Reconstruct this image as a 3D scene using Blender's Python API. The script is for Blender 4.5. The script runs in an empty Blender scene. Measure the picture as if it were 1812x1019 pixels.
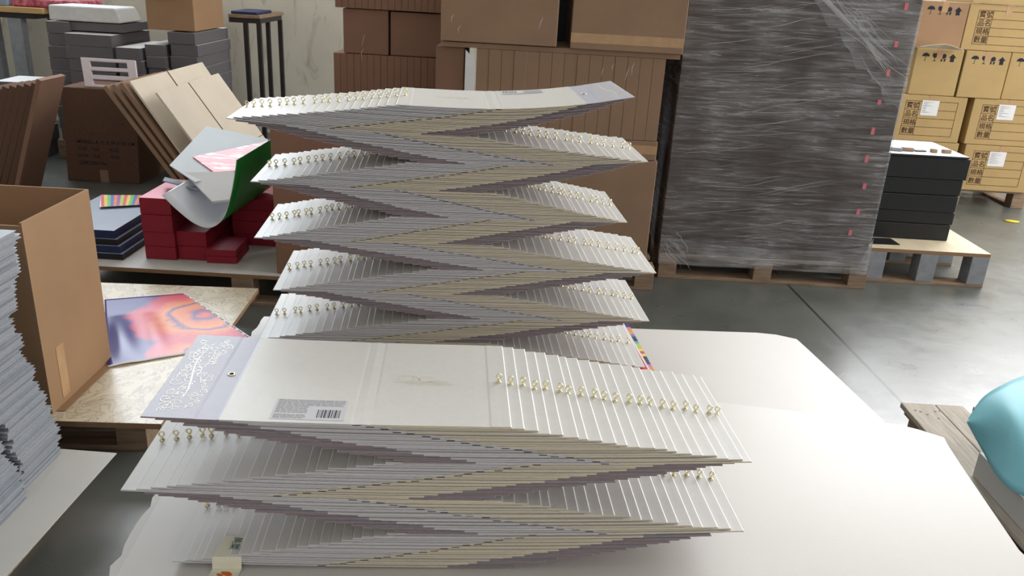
import bpy, math, random
from mathutils import Vector, Matrix
random.seed(7)
SC = bpy.context.scene
COL = SC.collection

# ------------------------------------------------------------ camera
EYE = Vector((0, 0, 1.55))
FPX = 1450.0
nad = Vector(((689-906)/FPX, (4302-509.5)/FPX, 1.0)).normalized()     # where plumb lines meet
up_c = -nad
fw_c = Vector((0, 0, 1)); fw_c = (fw_c - fw_c.dot(up_c)*up_c).normalized()
rt_c = fw_c.cross(up_c)
RM = Matrix((rt_c, fw_c, up_c))                                      # camera (right, down, forward) -> world
cam_d = bpy.data.cameras.new('camera'); cam = bpy.data.objects.new('camera', cam_d); COL.objects.link(cam)
cam_d.sensor_width = 36; cam_d.lens = 36*FPX/1812; cam_d.clip_start = 0.05; cam_d.clip_end = 100
M3 = Matrix((RM.col[0], -RM.col[1], -RM.col[2])).transposed()
cam.matrix_world = Matrix.Translation(EYE) @ M3.to_4x4()
SC.camera = cam

def ray(px, py):
    return RM @ Vector(((px-906)/FPX, (py-509.5)/FPX, 1.0))
def at_z(px, py, z):
    r = ray(px, py); return EYE + r*((z-EYE.z)/r.z)
def at_y(px, py, y):
    r = ray(px, py); return EYE + r*(y/r.y)

# ------------------------------------------------------------ world, light, exposure
w = bpy.data.worlds.new('world'); SC.world = w; w.use_nodes = True
w.node_tree.nodes['Background'].inputs[0].default_value = (0.80, 0.88, 1.0, 1)
w.node_tree.nodes['Background'].inputs[1].default_value = 0.35
SC.view_settings.view_transform = 'Standard'; SC.view_settings.look = 'None'
SC.view_settings.gamma = 1.0; SC.view_settings.use_curve_mapping = False
SC.view_settings.exposure = 0.08

def area(name, loc, target, sx, sy, power, color=(1, 1, 1)):
    l = bpy.data.lights.new(name, 'AREA'); l.shape = 'RECTANGLE'; l.size = sx; l.size_y = sy
    l.energy = power; l.color = color
    o = bpy.data.objects.new(name, l); COL.objects.link(o); o.location = loc
    o.rotation_euler = (Vector(target)-Vector(loc)).to_track_quat('-Z', 'Z').to_euler()
    return o
# daylight through the high back and right windows, plus an added front fill
area('daylight_back_right', (4.6, 7.80, 3.75), (4.6, 0, 3.75), 4.6, 3.1, 540, (0.97, 0.98, 1.0))
area('daylight_back_left', (-3.6, 7.80, 3.75), (-3.6, 0, 3.75), 2.9, 2.7, 215, (0.86, 0.93, 1.0))
area('daylight_right', (6.90, 3.6, 3.2), (0, 3.6, 3.2), 5.6, 2.9, 380, (1.0, 0.98, 0.95))
area('fill_light_front', (1.6, -3.92, 3.0), (1.2, 4, 1.0), 4.4, 2.2, 52, (1.0, 0.97, 0.95))  # added fill from behind the camera, lifts the faces turned this way

# ------------------------------------------------------------ materials
def nmat(name, col, rough=0.7, spec=0.3, var=0.08, scale=12, bump=0.0, bscale=60, metal=0.0, stretch=None, col2=None, coat=0.0):
    m = bpy.data.materials.new(name); m.use_nodes = True
    nt = m.node_tree; N = nt.nodes; L = nt.links; b = N['Principled BSDF']
    b.inputs['Roughness'].default_value = rough; b.inputs['Specular IOR Level'].default_value = spec
    b.inputs['Metallic'].default_value = metal
    if coat: b.inputs['Coat Weight'].default_value = coat; b.inputs['Coat Roughness'].default_value = 0.15
    tc = N.new('ShaderNodeTexCoord'); mp = N.new('ShaderNodeMapping'); L.new(tc.outputs['Object'], mp.inputs[0])
    if stretch: mp.inputs['Scale'].default_value = stretch
    nz = N.new('ShaderNodeTexNoise'); nz.inputs['Scale'].default_value = scale; nz.inputs['Detail'].default_value = 5
    L.new(mp.outputs[0], nz.inputs[0])
    c1 = tuple(max(0, c*(1-var)) for c in col); c2 = col2 or tuple(min(1, c*(1+var)) for c in col)
    cr = N.new('ShaderNodeValToRGB'); cr.color_ramp.elements[0].position = 0.35; cr.color_ramp.elements[1].position = 0.65
    cr.color_ramp.elements[0].color = (*c1, 1); cr.color_ramp.elements[1].color = (*c2, 1)
    L.new(nz.outputs[0], cr.inputs[0]); L.new(cr.outputs[0], b.inputs['Base Color'])
    if bump:
        n2 = N.new('ShaderNodeTexNoise'); n2.inputs['Scale'].default_value = bscale; n2.inputs['Detail'].default_value = 4
        L.new(mp.outputs[0], n2.inputs[0])
        bp = N.new('ShaderNodeBump'); bp.inputs['Strength'].default_value = bump; bp.inputs['Distance'].default_value = 0.004
        L.new(n2.outputs[0], bp.inputs['Height']); L.new(bp.outputs[0], b.inputs['Normal'])
    return m
def S(r, g, b):
    f = lambda c: (c/255)/12.92 if c/255 <= 0.04045 else ((c/255+0.055)/1.055)**2.4
    return (f(r), f(g), f(b))

pearl = nmat('pearl paper', S(216, 214, 210), 0.36, 0.5, 0.015, 90, 0.05, 500)
rim_highlight = nmat('bright wrapped paper edge', S(230, 230, 232), 0.35, 0.5, 0.01)  # highlight along the cover's wrapped end, put into a brighter rim colour
pearl_cool = nmat('lilac pearl paper', S(186, 186, 200), 0.42, 0.5, 0.02, 90, 0.05, 500)
flap_under = nmat('mauve lining paper', S(152, 138, 140), 0.6, 0.3, 0.05, 40)
edge_cream = nmat('cream board edge', S(222, 212, 190), 0.8, 0.2, 0.05, 60, stretch=(1, 1, 30))
edge_grey = nmat('grey white board edge', S(212, 210, 216), 0.8, 0.2, 0.05, 60, stretch=(1, 1, 30))
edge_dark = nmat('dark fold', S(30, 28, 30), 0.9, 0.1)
foil = nmat('champagne foil', S(250, 245, 228), 0.25, 0.6, 0.03, 50)
foil_gold = nmat('pale gold foil', S(196, 180, 135), 0.35, 0.6, 0.03, 50)
brass = nmat('brass', S(238, 228, 188), 0.24, 0.5, 0.03, 30, metal=1.0)
ink_grey = nmat('grey ink', S(128, 126, 130), 0.7)
ink_dark = nmat('dark ink', S(62, 62, 70), 0.7)
label_paper = nmat('label paper', S(205, 205, 210), 0.5, 0.3, 0.01)
kraft = nmat('kraft cardboard', S(152, 124, 102), 0.8, 0.25, 0.05, 5, 0.1, 90)
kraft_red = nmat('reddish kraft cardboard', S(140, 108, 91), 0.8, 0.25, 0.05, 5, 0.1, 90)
kraft_box = nmat('tan kraft cardboard', S(160, 128, 98), 0.75, 0.25, 0.05, 4, 0.1, 90)
kraft_yel = nmat('yellow kraft cardboard', S(182, 154, 106), 0.75, 0.25, 0.04, 5, 0.1, 90)
kraft_pale = nmat('pale cardboard', S(222, 210, 192), 0.75, 0.25, 0.03, 5, 0.1, 90)
kraft_dark = nmat('cardboard edges', S(104, 78, 64), 0.85, 0.2, 0.15, 60, 0.3, 120, stretch=(1, 1, 4))
kraft_ink = nmat('brown print ink', S(74, 48, 34), 0.8)
black_ink = nmat('dark symbol ink', S(40, 40, 50), 0.8)
tape = nmat('clear brown tape', S(186, 150, 112), 0.22, 0.5, 0.05, 20, 0.3, 40)
paper_white = nmat('white paper', S(228, 228, 230), 0.6, 0.3, 0.02)
sheet_mat = nmat('coated white board', S(204, 199, 194), 0.42, 0.5, 0.012, 6, 0.03, 400)
sheet_mat2 = nmat('glossy white board', S(212, 208, 203), 0.36, 0.45, 0.01, 6, 0.02, 300)
board_grey = nmat('grey board', S(108, 104, 108), 0.8, 0.2, 0.10, 40, 0.5, 90, stretch=(1, 1, 12))
board_top = nmat('grey board surface', S(196, 194, 190), 0.7, 0.3, 0.05, 10)
wood = nmat('pallet wood', S(148, 126, 106), 0.75, 0.25, 0.22, 9, 0.4, 60, stretch=(1, 9, 9))
wood_grey = nmat('weathered pallet wood', S(178, 168, 155), 0.7, 0.3, 0.16, 8, 0.4, 50, stretch=(9, 1, 9))
ply = nmat('plywood', S(214, 200, 172), 0.42, 0.4, 0.05, 6, 0.1, 60, stretch=(3, 1, 1))
ply_edge = nmat('plywood edge', S(150, 120, 92), 0.8, 0.2, 0.2, 20, stretch=(1, 1, 30))
black_board = nmat('black board', S(26, 27, 30), 0.45, 0.4, 0.15, 30, 0.2, 60, stretch=(1, 1, 10))
dark_metal = nmat('dark metal', S(44, 40, 40), 0.5, 0.4, 0.1, 20)
steel = nmat('grey painted block', S(140, 144, 150), 0.55, 0.4, 0.1, 20)
red_board = nmat('red boards', S(146, 34, 54), 0.6, 0.3, 0.1, 30, 0.3, 60, stretch=(1, 1, 20))
pink_top = nmat('pink cover', S(232, 130, 150), 0.35, 0.5, 0.05)
green_m = nmat('green sheet', S(28, 130, 50), 0.4, 0.4, 0.05)
blue_grey = nmat('blue grey sheet', S(140, 152, 172), 0.35, 0.5, 0.04)
grey_sheet = nmat('light grey sheet', S(196, 202, 206), 0.5, 0.3, 0.02)
white_plastic = nmat('white plastic', S(224, 214, 220), 0.4, 0.4, 0.01)
foam_white = nmat('white foam', S(206, 206, 204), 0.8, 0.2, 0.04, 30)
cyan_m = nmat('cyan paper', S(128, 194, 208), 0.5, 0.3, 0.05, 5)
pink_tag = nmat('pink tag', S(214, 120, 130), 0.6)
yellow_m = nmat('yellow scrap', S(210, 190, 40), 0.6)
blue_m = nmat('dark blue', S(40, 50, 90), 0.5)
red_pack = nmat('crimson wrapper', S(168, 30, 60), 0.3, 0.5, 0.3, 25, col2=S(210, 120, 140))
wood_table = nmat('table edge wood', S(196, 160, 110), 0.6, 0.3, 0.08, 10, stretch=(1, 6, 6))
booklet_cov = nmat('pale blue booklet cover', S(160, 168, 178), 0.45, 0.4, 0.06, 20)
booklet_pg = nmat('booklet page edges', S(152, 150, 154), 0.8, 0.2, 0.10, 120, stretch=(1, 1, 8))
booklet_alt = nmat('grey booklet page edges', S(130, 130, 135), 0.8, 0.2, 0.14, 120, stretch=(1, 1, 8))
orange_m = nmat('orange print', S(220, 110, 40), 0.6)
green_ink = nmat('green ink', S(40, 84, 70), 0.6)
leaf_green = nmat('leaf green print', S(110, 150, 60), 0.6)
sticker_m = nmat('cream sticker', S(228, 226, 205), 0.4, 0.4, 0.01)

def wall_material():
    m = nmat('stained plaster', S(212, 207, 194), 0.85, 0.2, 0.05, 2.5, 0.1, 20)
    nt = m.node_tree; N = nt.nodes; L = nt.links; b = N['Principled BSDF']
    src = b.inputs['Base Color'].links[0].from_socket
    tc = N.new('ShaderNodeTexCoord'); mp = N.new('ShaderNodeMapping'); mp.inputs['Scale'].default_value = (2.2, 1, 0.6)
    L.new(tc.outputs['Object'], mp.inputs[0])
    nz = N.new('ShaderNodeTexNoise'); nz.inputs['Scale'].default_value = 3.0; nz.inputs['Detail'].default_value = 8; nz.inputs['Roughness'].default_value = 0.7
    nz.inputs['Distortion'].default_value = 1.0
    L.new(mp.outputs[0], nz.inputs[0])
    cr = N.new('ShaderNodeValToRGB'); cr.color_ramp.elements[0].position = 0.56; cr.color_ramp.elements[1].position = 0.72
    cr.color_ramp.elements[0].color = (0, 0, 0, 1); cr.color_ramp.elements[1].color = (0.55, 0.55, 0.55, 1)
    L.new(nz.outputs[0], cr.inputs[0])
    mx = N.new('ShaderNodeMix'); mx.data_type = 'RGBA'; L.new(cr.outputs[0], mx.inputs[0]); L.new(src, mx.inputs[6])
    mx.inputs[7].default_value = (*S(128, 118, 98), 1); L.new(mx.outputs[2], b.inputs['Base Color'])
    return m
wall_m = wall_material()
wall_plain = nmat('plain plaster', S(200, 196, 188), 0.9, 0.2, 0.05, 3)
ceil_m = nmat('ceiling paint', S(190, 190, 186), 0.9, 0.2, 0.03, 3)

def floor_material():
    m = nmat('sealed concrete', S(92, 94, 90), 0.26, 0.6, 0.14, 1.6, 0.10, 30, col2=S(106, 108, 104))
    nt = m.node_tree; N = nt.nodes; L = nt.links; b = N['Principled BSDF']
    src = b.inputs['Base Color'].links[0].from_socket
    tc = N.new('ShaderNodeTexCoord')
    # fine mottling in base and gloss
    nz = N.new('ShaderNodeTexNoise'); nz.inputs['Scale'].default_value = 7; nz.inputs['Detail'].default_value = 9; nz.inputs['Roughness'].default_value = 0.72
    L.new(tc.outputs['Object'], nz.inputs[0])
    mr = N.new('ShaderNodeMapRange'); mr.inputs[1].default_value = 0.35; mr.inputs[2].default_value = 0.65; mr.inputs[3].default_value = 0.27; mr.inputs[4].default_value = 0.38
    L.new(nz.outputs[0], mr.inputs[0]); L.new(mr.outputs[0], b.inputs['Roughness'])
    # sawn joint running away from the camera
    sp = N.new('ShaderNodeSeparateXYZ'); L.new(tc.outputs['Object'], sp.inputs[0])
    def math_(op, a, c):
        n = N.new('ShaderNodeMath'); n.operation = op
        for i, v in enumerate((a, c)):
            if isinstance(v, (int, float)): n.inputs[i].default_value = v
            elif v is not None: L.new(v, n.inputs[i])
        return n.outputs[0]
    line = math_('ADD', math_('MULTIPLY', sp.outputs[1], -0.050), 1.772)
    d = math_('ABSOLUTE', math_('SUBTRACT', sp.outputs[0], line), None)
    mask = math_('LESS_THAN', d, 0.0075)
    mx = N.new('ShaderNodeMix'); mx.data_type = 'RGBA'; L.new(mask, mx.inputs[0]); L.new(src, mx.inputs[6])
    mx.inputs[7].default_value = (*S(52, 52, 52), 1); L.new(mx.outputs[2], b.inputs['Base Color'])
    return m
floor_m = floor_material()

def film_material(name, veil, seed, ang=-7, hi=0.62):
    m = bpy.data.materials.new(name); m.use_nodes = True
    nt = m.node_tree; N = nt.nodes; L = nt.links
    b = N['Principled BSDF']; out = N['Material Output']
    b.inputs['Base Color'].default_value = (*S(205, 206, 208), 1); b.inputs['Roughness'].default_value = 0.30
    b.inputs['Specular IOR Level'].default_value = 0.6
    tr = N.new('ShaderNodeBsdfTransparent'); mix = N.new('ShaderNodeMixShader')
    tc = N.new('ShaderNodeTexCoord'); mp = N.new('ShaderNodeMapping')
    mp.inputs['Scale'].default_value = (1.2, 1, 17); mp.inputs['Rotation'].default_value = (0, math.radians(ang), 0)
    mp.inputs['Location'].default_value = (seed, 0, seed)
    L.new(tc.outputs['Object'], mp.inputs[0])
    nz = N.new('ShaderNodeTexNoise'); nz.inputs['Scale'].default_value = 2.6; nz.inputs['Detail'].default_value = 10; nz.inputs['Roughness'].default_value = 0.72
    nz.inputs['Distortion'].default_value = 0.7
    L.new(mp.outputs[0], nz.inputs[0])
    cr = N.new('ShaderNodeValToRGB'); e = cr.color_ramp.elements
    e[0].position = 0.40; e[0].color = (veil*.5, veil*.5, veil*.5, 1); e[1].position = 0.70; e[1].color = (hi, hi, hi, 1)
    k = e.new(0.55); k.color = (veil*1.6, veil*1.6, veil*1.6, 1)
    L.new(nz.outputs[0], cr.inputs[0])
    m2 = N.new('ShaderNodeMapping'); m2.inputs['Scale'].default_value = (2.2, 1, 60); m2.inputs['Rotation'].default_value = (0, math.radians(ang*1.25), 0); L.new(tc.outputs['Object'], m2.inputs[0])
    n2 = N.new('ShaderNodeTexNoise'); n2.inputs['Scale'].default_value = 2.4; n2.inputs['Detail'].default_value = 6; n2.inputs['Distortion'].default_value = 0.9; L.new(m2.outputs[0], n2.inputs[0])
    c2 = N.new('ShaderNodeValToRGB'); c2.color_ramp.elements[0].position = .56; c2.color_ramp.elements[0].color = (0, 0, 0, 1); c2.color_ramp.elements[1].position = .70; c2.color_ramp.elements[1].color = (hi, hi, hi, 1)
    L.new(n2.outputs[0], c2.inputs[0]); mxx = N.new('ShaderNodeMath'); mxx.operation = 'MAXIMUM'; L.new(cr.outputs[0], mxx.inputs[0]); L.new(c2.outputs[0], mxx.inputs[1]); 
    n3 = N.new('ShaderNodeTexNoise'); n3.inputs['Scale'].default_value = 3.0; n3.inputs['Detail'].default_value = 3; L.new(tc.outputs['Object'], n3.inputs[0])
    r3 = N.new('ShaderNodeMapRange'); r3.inputs[1].default_value = .35; r3.inputs[2].default_value = .65; r3.inputs[3].default_value = .35; r3.inputs[4].default_value = 1.25; L.new(n3.outputs[0], r3.inputs[0])
    ml = N.new('ShaderNodeMath'); ml.operation = 'MULTIPLY'; ml.use_clamp = True; L.new(mxx.outputs[0], ml.inputs[0]); L.new(r3.outputs[0], ml.inputs[1]); L.new(ml.outputs[0], mix.inputs[0])
    bp = N.new('ShaderNodeBump'); bp.inputs['Strength'].default_value = 0.8; bp.inputs['Distance'].default_value = 0.01
    L.new(nz.outputs[0], bp.inputs['Height']); L.new(bp.outputs[0], b.inputs['Normal'])
    L.new(tr.outputs[0], mix.inputs[1]); L.new(b.outputs[0], mix.inputs[2]); L.new(mix.outputs[0], out.inputs[0])
    return m
film = film_material('stretch film', 0.15, 0)
film_heavy = film_material('gathered stretch film', 0.20, 3.3, 0)
film_diag = film_material('diagonal stretch film', 0.13, 5.1, 33, 0.7)

def art_material():
    m = bpy.data.materials.new('psychedelic print'); m.use_nodes = True
    nt = m.node_tree; N = nt.nodes; L = nt.links; b = N['Principled BSDF']
    b.inputs['Roughness'].default_value = 0.28; b.inputs['Specular IOR Level'].default_value = 0.4
    tc = N.new('ShaderNodeTexCoord')
    nz = N.new('ShaderNodeTexNoise'); nz.inputs['Scale'].default_value = 9; nz.inputs['Detail'].default_value = 6
    L.new(tc.outputs['Object'], nz.inputs[0])
    def ring(cx, cy, s, sx=1.0):
        mp = N.new('ShaderNodeMapping'); mp.inputs['Location'].default_value = (-cx*s*sx, -cy*s, 0); mp.inputs['Scale'].default_value = (s*sx, s, 1)
        L.new(tc.outputs['Object'], mp.inputs[0])
        ln = N.new('ShaderNodeVectorMath'); ln.operation = 'LENGTH'; L.new(mp.outputs[0], ln.inputs[0]); return ln.outputs['Value']
    r1 = ring(0.0, 0.15, 2.6); r2 = ring(0.06, -0.20, 3.2)
    mn = N.new('ShaderNodeMath'); mn.operation = 'SMOOTH_MIN'; L.new(r1, mn.inputs[0])
    ad2 = N.new('ShaderNodeMath'); ad2.operation = 'ADD'; L.new(r2, ad2.inputs[0]); ad2.inputs[1].default_value = 0.34
    L.new(ad2.outputs[0], mn.inputs[1]); mn.inputs[2].default_value = 0.15
    ad = N.new('ShaderNodeMath'); ad.operation = 'MULTIPLY_ADD'; L.new(nz.outputs[0], ad.inputs[0]); ad.inputs[1].default_value = 0.35; L.new(mn.outputs[0], ad.inputs[2])
    cr = N.new('ShaderNodeValToRGB'); e = cr.color_ramp.elements
    cols = [(0.0, S(236, 100, 40)), (0.22, S(228, 70, 50)), (0.30, S(80, 40, 120)), (0.38, S(226, 110, 50)), (0.50, S(232, 130, 50)), (0.56, S(100, 45, 125)),
            (0.62, S(232, 130, 40)), (0.78, S(215, 50, 60)), (0.92, S(200, 45, 90)), (1.0, S(60, 50, 130))]
    e[0].position = 0; e[0].color = (*cols[0][1], 1); e[1].position = 1; e[1].color = (*cols[-1][1], 1)
    for p, c in cols[1:-1]: k = e.new(p); k.color = (*c, 1)
    L.new(ad.outputs[0], cr.inputs[0]); L.new(cr.outputs[0], b.inputs['Base Color'])
    return m
art_m = art_material()

# ------------------------------------------------------------ mesh builder
class MB:
    def __init__(s): s.v = []; s.f = []; s.m = []
    def add(s, vs, fs, mi=0, M=None):
        o = len(s.v)
        s.v += [tuple(M @ Vector(p)) if M else tuple(p) for p in vs]
        for f in fs: s.f.append(tuple(i+o for i in f)); s.m.append(mi)
        return s
    def box(s, x0, x1, y0, y1, z0, z1, mi=0, M=None, top=None):
        vs = [(x0, y0, z0), (x1, y0, z0), (x1, y1, z0), (x0, y1, z0), (x0, y0, z1), (x1, y0, z1), (x1, y1, z1), (x0, y1, z1)]
        s.add(vs, [(0, 3, 2, 1), (0, 1, 5, 4), (1, 2, 6, 5), (2, 3, 7, 6), (3, 0, 4, 7)], mi, M)
        o = len(s.v)-8; s.f.append((o+4, o+5, o+6, o+7)); s.m.append(mi if top is None else top)
        return s
    def hexa(s, p, mi=0):          # p: 4 bottom + 4 top corners
        return s.add(p, [(0, 3, 2, 1), (4, 5, 6, 7), (0, 1, 5, 4), (1, 2, 6, 5), (2, 3, 7, 6), (3, 0, 4, 7)], mi)
    def slab(s, q, t, mi=0, n=None):       # quad q thickened by t along -normal
        q = [Vector(p) for p in q]
        nn = n or (q[1]-q[0]).cross(q[3]-q[0]).normalized()
        lo = [p-nn*t for p in q]
        return s.hexa([tuple(p) for p in lo+q], mi)
    def prism(s, poly, z0, z1, mi=0, M=None, top=None):
        n = len(poly)
        vs = [(x, y, z0) for x, y in poly]+[(x, y, z1) for x, y in poly]
        fs = [(i, (i+1) % n, n+(i+1) % n, n+i) for i in range(n)]+[tuple(range(n))[::-1]]
        s.add(vs, fs, mi, M); o = len(s.v)-2*n
        s.f.append(tuple(range(o+n, o+2*n))); s.m.append(mi if top is None else top)
        return s
    def lathe(s, prof, seg=12, mi=0, M=None):
        vs = []; fs = []
        for r, z in prof:
            for k in range(seg):
                a = 2*math.pi*k/seg; vs.append((r*math.cos(a), r*math.sin(a), z))
        for i in range(len(prof)-1):
            for k in range(seg):
                fs.append((i*seg+k, i*seg+(k+1) % seg, (i+1)*seg+(k+1) % seg, (i+1)*seg+k))
        fs.append(tuple(range(seg))[::-1]); fs.append(tuple(range((len(prof)-1)*seg, len(prof)*seg)))
        return s.add(vs, fs, mi, M)
    def tube(s, pts, r, seg=6, mi=0, closed=False):
        pts = [Vector(p) for p in pts]; n = len(pts); vs = []; fs = []
        for i, p in enumerate(pts):
            a = pts[(i-1) % n] if (closed or i > 0) else p; b = pts[(i+1) % n] if (closed or i < n-1) else p
            t = (b-a).normalized(); u = t.orthogonal().normalized() if abs(t.y) > .99 else t.cross(Vector((0, 1, 0))).normalized(); v = t.cross(u)
            for k in range(seg):
                an = 2*math.pi*k/seg; vs.append(tuple(p+u*r*math.cos(an)+v*r*math.sin(an)))
        for i in range(n if closed else n-1):
            for k in range(seg):
                j = (i+1) % n; fs.append((i*seg+k, i*seg+(k+1) % seg, j*seg+(k+1) % seg, j*seg+k))
        return s.add(vs, fs, mi)
    def ribbon(s, pts, wds, z=0.0, mi=0, M=None):       # flat strip in the XY plane
        vs = []; fs = []
        for i, p in enumerate(pts):
            a = Vector(pts[max(0, i-1)]); b = Vector(pts[min(len(pts)-1, i+1)]); t = (b-a).normalized() if (b-a).length else Vector((1, 0))
            n_ = Vector((-t.y, t.x)); w_ = wds[i] if isinstance(wds, list) else wds
            vs += [(p[0]+n_.x*w_/2, p[1]+n_.y*w_/2, z), (p[0]-n_.x*w_/2, p[1]-n_.y*w_/2, z)]
        for i in range(len(pts)-1): fs.append((2*i, 2*i+1, 2*i+3, 2*i+2))
        return s.add(vs, fs, mi, M)
    def mesh(s, name, mats, smooth=False):
        me = bpy.data.meshes.new(name); me.from_pydata(s.v, [], s.f)
        for m in mats: me.materials.append(m)
        me.polygons.foreach_set('material_index', s.m)
        if smooth: me.polygons.foreach_set('use_smooth', [True]*len(s.f))
        me.update(); return me
    def build(s, name, mats, parent=None, loc=(0, 0, 0), rz=0, smooth=False, bevel=0):
        if not isinstance(mats, (list, tuple)): mats = [mats]
        o = bpy.data.objects.new(name, s.mesh(name, mats, smooth)); COL.objects.link(o)
        o.location = loc; o.rotation_euler = (0, 0, rz)
        if parent: o.parent = parent
        if bevel:
            b = o.modifiers.new('bevel', 'BEVEL'); b.width = bevel; b.segments = 2; b.limit_method = 'ANGLE'
        return o

def tag(o, label=None, cat=None, group=None, kind=None):
    if label: o['label'] = label
    if cat: o['category'] = cat
    if group: o['group'] = group
    if kind: o['kind'] = kind
    return o
def thing(name, label, cat, loc=(0, 0, 0), rz=0, group=None):
    o = bpy.data.objects.new(name, None); COL.objects.link(o); o.empty_display_size = 0.1
    o.location = loc; o.rotation_euler = (0, 0, rz)
    return tag(o, label, cat, group)
ONES = 'zeroth first second third fourth fifth sixth seventh eighth ninth tenth eleventh twelfth thirteenth fourteenth fifteenth sixteenth seventeenth eighteenth nineteenth'.split()
TENS = {2: 'twent', 3: 'thirt', 4: 'fort', 5: 'fift', 6: 'sixt', 7: 'sevent', 8: 'eight', 9: 'ninet'}
def nth(n):
    if n < 20: return ONES[n]
    t, o = divmod(n, 10)
    return TENS[t]+'ieth' if o == 0 else TENS[t]+'y-'+ONES[o]

_tc = {}
def text_geo(s, size):
    key = (s, size)
    if key not in _tc:
        c = bpy.data.curves.new('t', 'FONT'); c.body = s; c.size = size; c.resolution_u = 2; c.offset = size*.012
        o = bpy.data.objects.new('t', c); COL.objects.link(o)
        dg = bpy.context.evaluated_depsgraph_get(); dg.update(); me = o.evaluated_get(dg).to_mesh()
        _tc[key] = ([tuple(v.co) for v in me.vertices], [tuple(p.vertices) for p in me.polygons])
        bpy.data.objects.remove(o); bpy.data.curves.remove(c)
    return _tc[key]
XZ = Matrix(((1, 0, 0, 0), (0, 0, -1, 0), (0, 1, 0, 0), (0, 0, 0, 1)))      # text plane XY -> wall facing -Y

# ------------------------------------------------------------ room
def struct(name, mb, m): o = mb.build(name, m); o['kind'] = 'structure'; return o
struct('floor', MB().box(-5.6, 7.1, -4, 8.1, -0.12, 0), floor_m)
struct('ceiling', MB().box(-5.6, 7.1, -4, 8.1, 6.0, 6.1), ceil_m)
def holed(a0, a1, h, hole, mk):
    # wall with one opening: hole = (a,b,z0,z1); mk(a,b,z0,z1) adds a box
    a, b, z0, z1 = hole
    mk(a0, a, 0, h); mk(b, a1, 0, h); mk(a, b, 0, z0); mk(a, b, z1, h)
mb = MB()
for hole, r in (((-5.0, -2.2, 2.4, 5.1), (-5.6, 0.8)), ((2.3, 6.9, 2.2, 5.3), (0.8, 7.1))):
    holed(r[0], r[1], 6, hole, lambda a, b, z0, z1: mb.box(a, b, 7.9, 8.1, z0, z1))
struct('wall_back', mb, wall_m)
mb = MB(); holed(-4, 8.1, 6, (0.8, 6.4, 1.75, 4.65), lambda a, b, z0, z1: mb.box(7.0, 7.2, a, b, z0, z1)); struct('wall_right', mb, wall_plain)
struct('wall_left', MB().box(-5.8, -5.6, -4, 8.1, 0, 6), wall_plain)
mb = MB(); holed(-5.6, 7.1, 6, (-0.7, 3.9, 1.85, 4.15), lambda a, b, z0, z1: mb.box(a, b, -4.2, -4.0, z0, z1)); struct('wall_front', mb, wall_plain)  # opening made for the added fill window
def window_frame(name, a, b, z0, z1, along):
    m = MB(); n = 4
    def bx(p, q, r, s_):
        if along == 'x': m.box(p, q, 7.94, 8.0, r, s_)
        elif along == 'f': m.box(p, q, -4.1, -4.04, r, s_)
        else: m.box(7.05, 7.11, p, q, r, s_)
    bx(a, b, z0, z0+.06); bx(a, b, z1-.06, z1)
    for i in range(n+1):
        c = a+(b-a)*i/n; bx(c-.03 if i else c, c+.03 if i < n else c, z0, z1)
    struct(name, m, dark_metal)
window_frame('window_1', -5.0, -2.2, 2.4, 5.1, 'x'); window_frame('window_2', 2.3, 6.9, 2.2, 5.3, 'x'); window_frame('window_3', 0.8, 6.4, 1.75, 4.65, 'y'); window_frame('added_fill_window', -0.7, 3.9, 1.85, 4.15, 'f')  # the front window is added to go with the fill light

# ------------------------------------------------------------ pallets
def pallet(label, x0, x1, y0, y1, h=0.145, rz=0, piv=None, top='slat', wm=wood, blk=None, runner='y', name='pallet', inset=0.0, thick=0.018, topmat=None):
    t = thing(name, label, 'pallet', (x0, y0, 0), rz)
    W, D = x1-x0, y1-y0; w_ = 0.10
    if top == 'slat':
        n = max(3, int(D/0.16))
        for i in range(n):
            yy = (D-w_)*i/(n-1)
            MB().box(0, W, yy, yy+w_, h-thick, h).build('deck_board', wm, t, bevel=.002)
    elif top == 'lengthwise':
        n = max(3, int(W/0.15))
        for i in range(n):
            xx = (W-.12)*i/(n-1)
            MB().box(xx, xx+.12, 0, D, h-thick, h).build('deck_board', wm, t, bevel=.002)
    else:
        MB().box(0, W, 0, D, h-thick, h, 0, top=1).build('deck_panel', [ply_edge, topmat or ply], t, bevel=.001)
    for i in range(3):
        bw = 0.10; xx = inset+(W-bw-2*inset)*i/2
        for j in range(3):
            yy = inset+(D-bw-2*inset)*j/2
            MB().box(xx, xx+bw, yy, yy+bw, 0.018, h-thick).build('block', blk or wm, t, bevel=.002)
    if runner == 'y':
        for i in range(3):
            xx = inset+(W-.10-2*inset)*i/2
            MB().box(xx-.0, xx+.10, inset, D-inset, 0, 0.018).build('runner', wm, t, bevel=.002)
    else:
        for j in range(3):
            yy = inset+(D-.10-2*inset)*j/2
            MB().box(inset, W-inset, yy, yy+.10, 0, 0.018).build('runner', wm, t, bevel=.002)
    return t

# ------------------------------------------------------------ main table of white boards
ZT = 0.79
pallet('wooden pallet hidden low under the big white boards', -0.42, 0.62, 0.55, 1.70)
SUP = 8
for i in range(SUP):
    z0 = 0.145+(ZT-0.006-0.145)*i/SUP; z1 = 0.145+(ZT-0.006-0.145)*(i+1)/SUP-.0008
    o = MB().box(-0.40, 0.60, 0.55, 1.70, z0, z1, 0, top=1).build('board_bundle', [board_grey, board_top])
    tag(o, 'bundle of grey boards carrying the big white sheets, %s from the floor' % nth(i+1), 'board bundle', 'board bundles under the white sheets')

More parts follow.
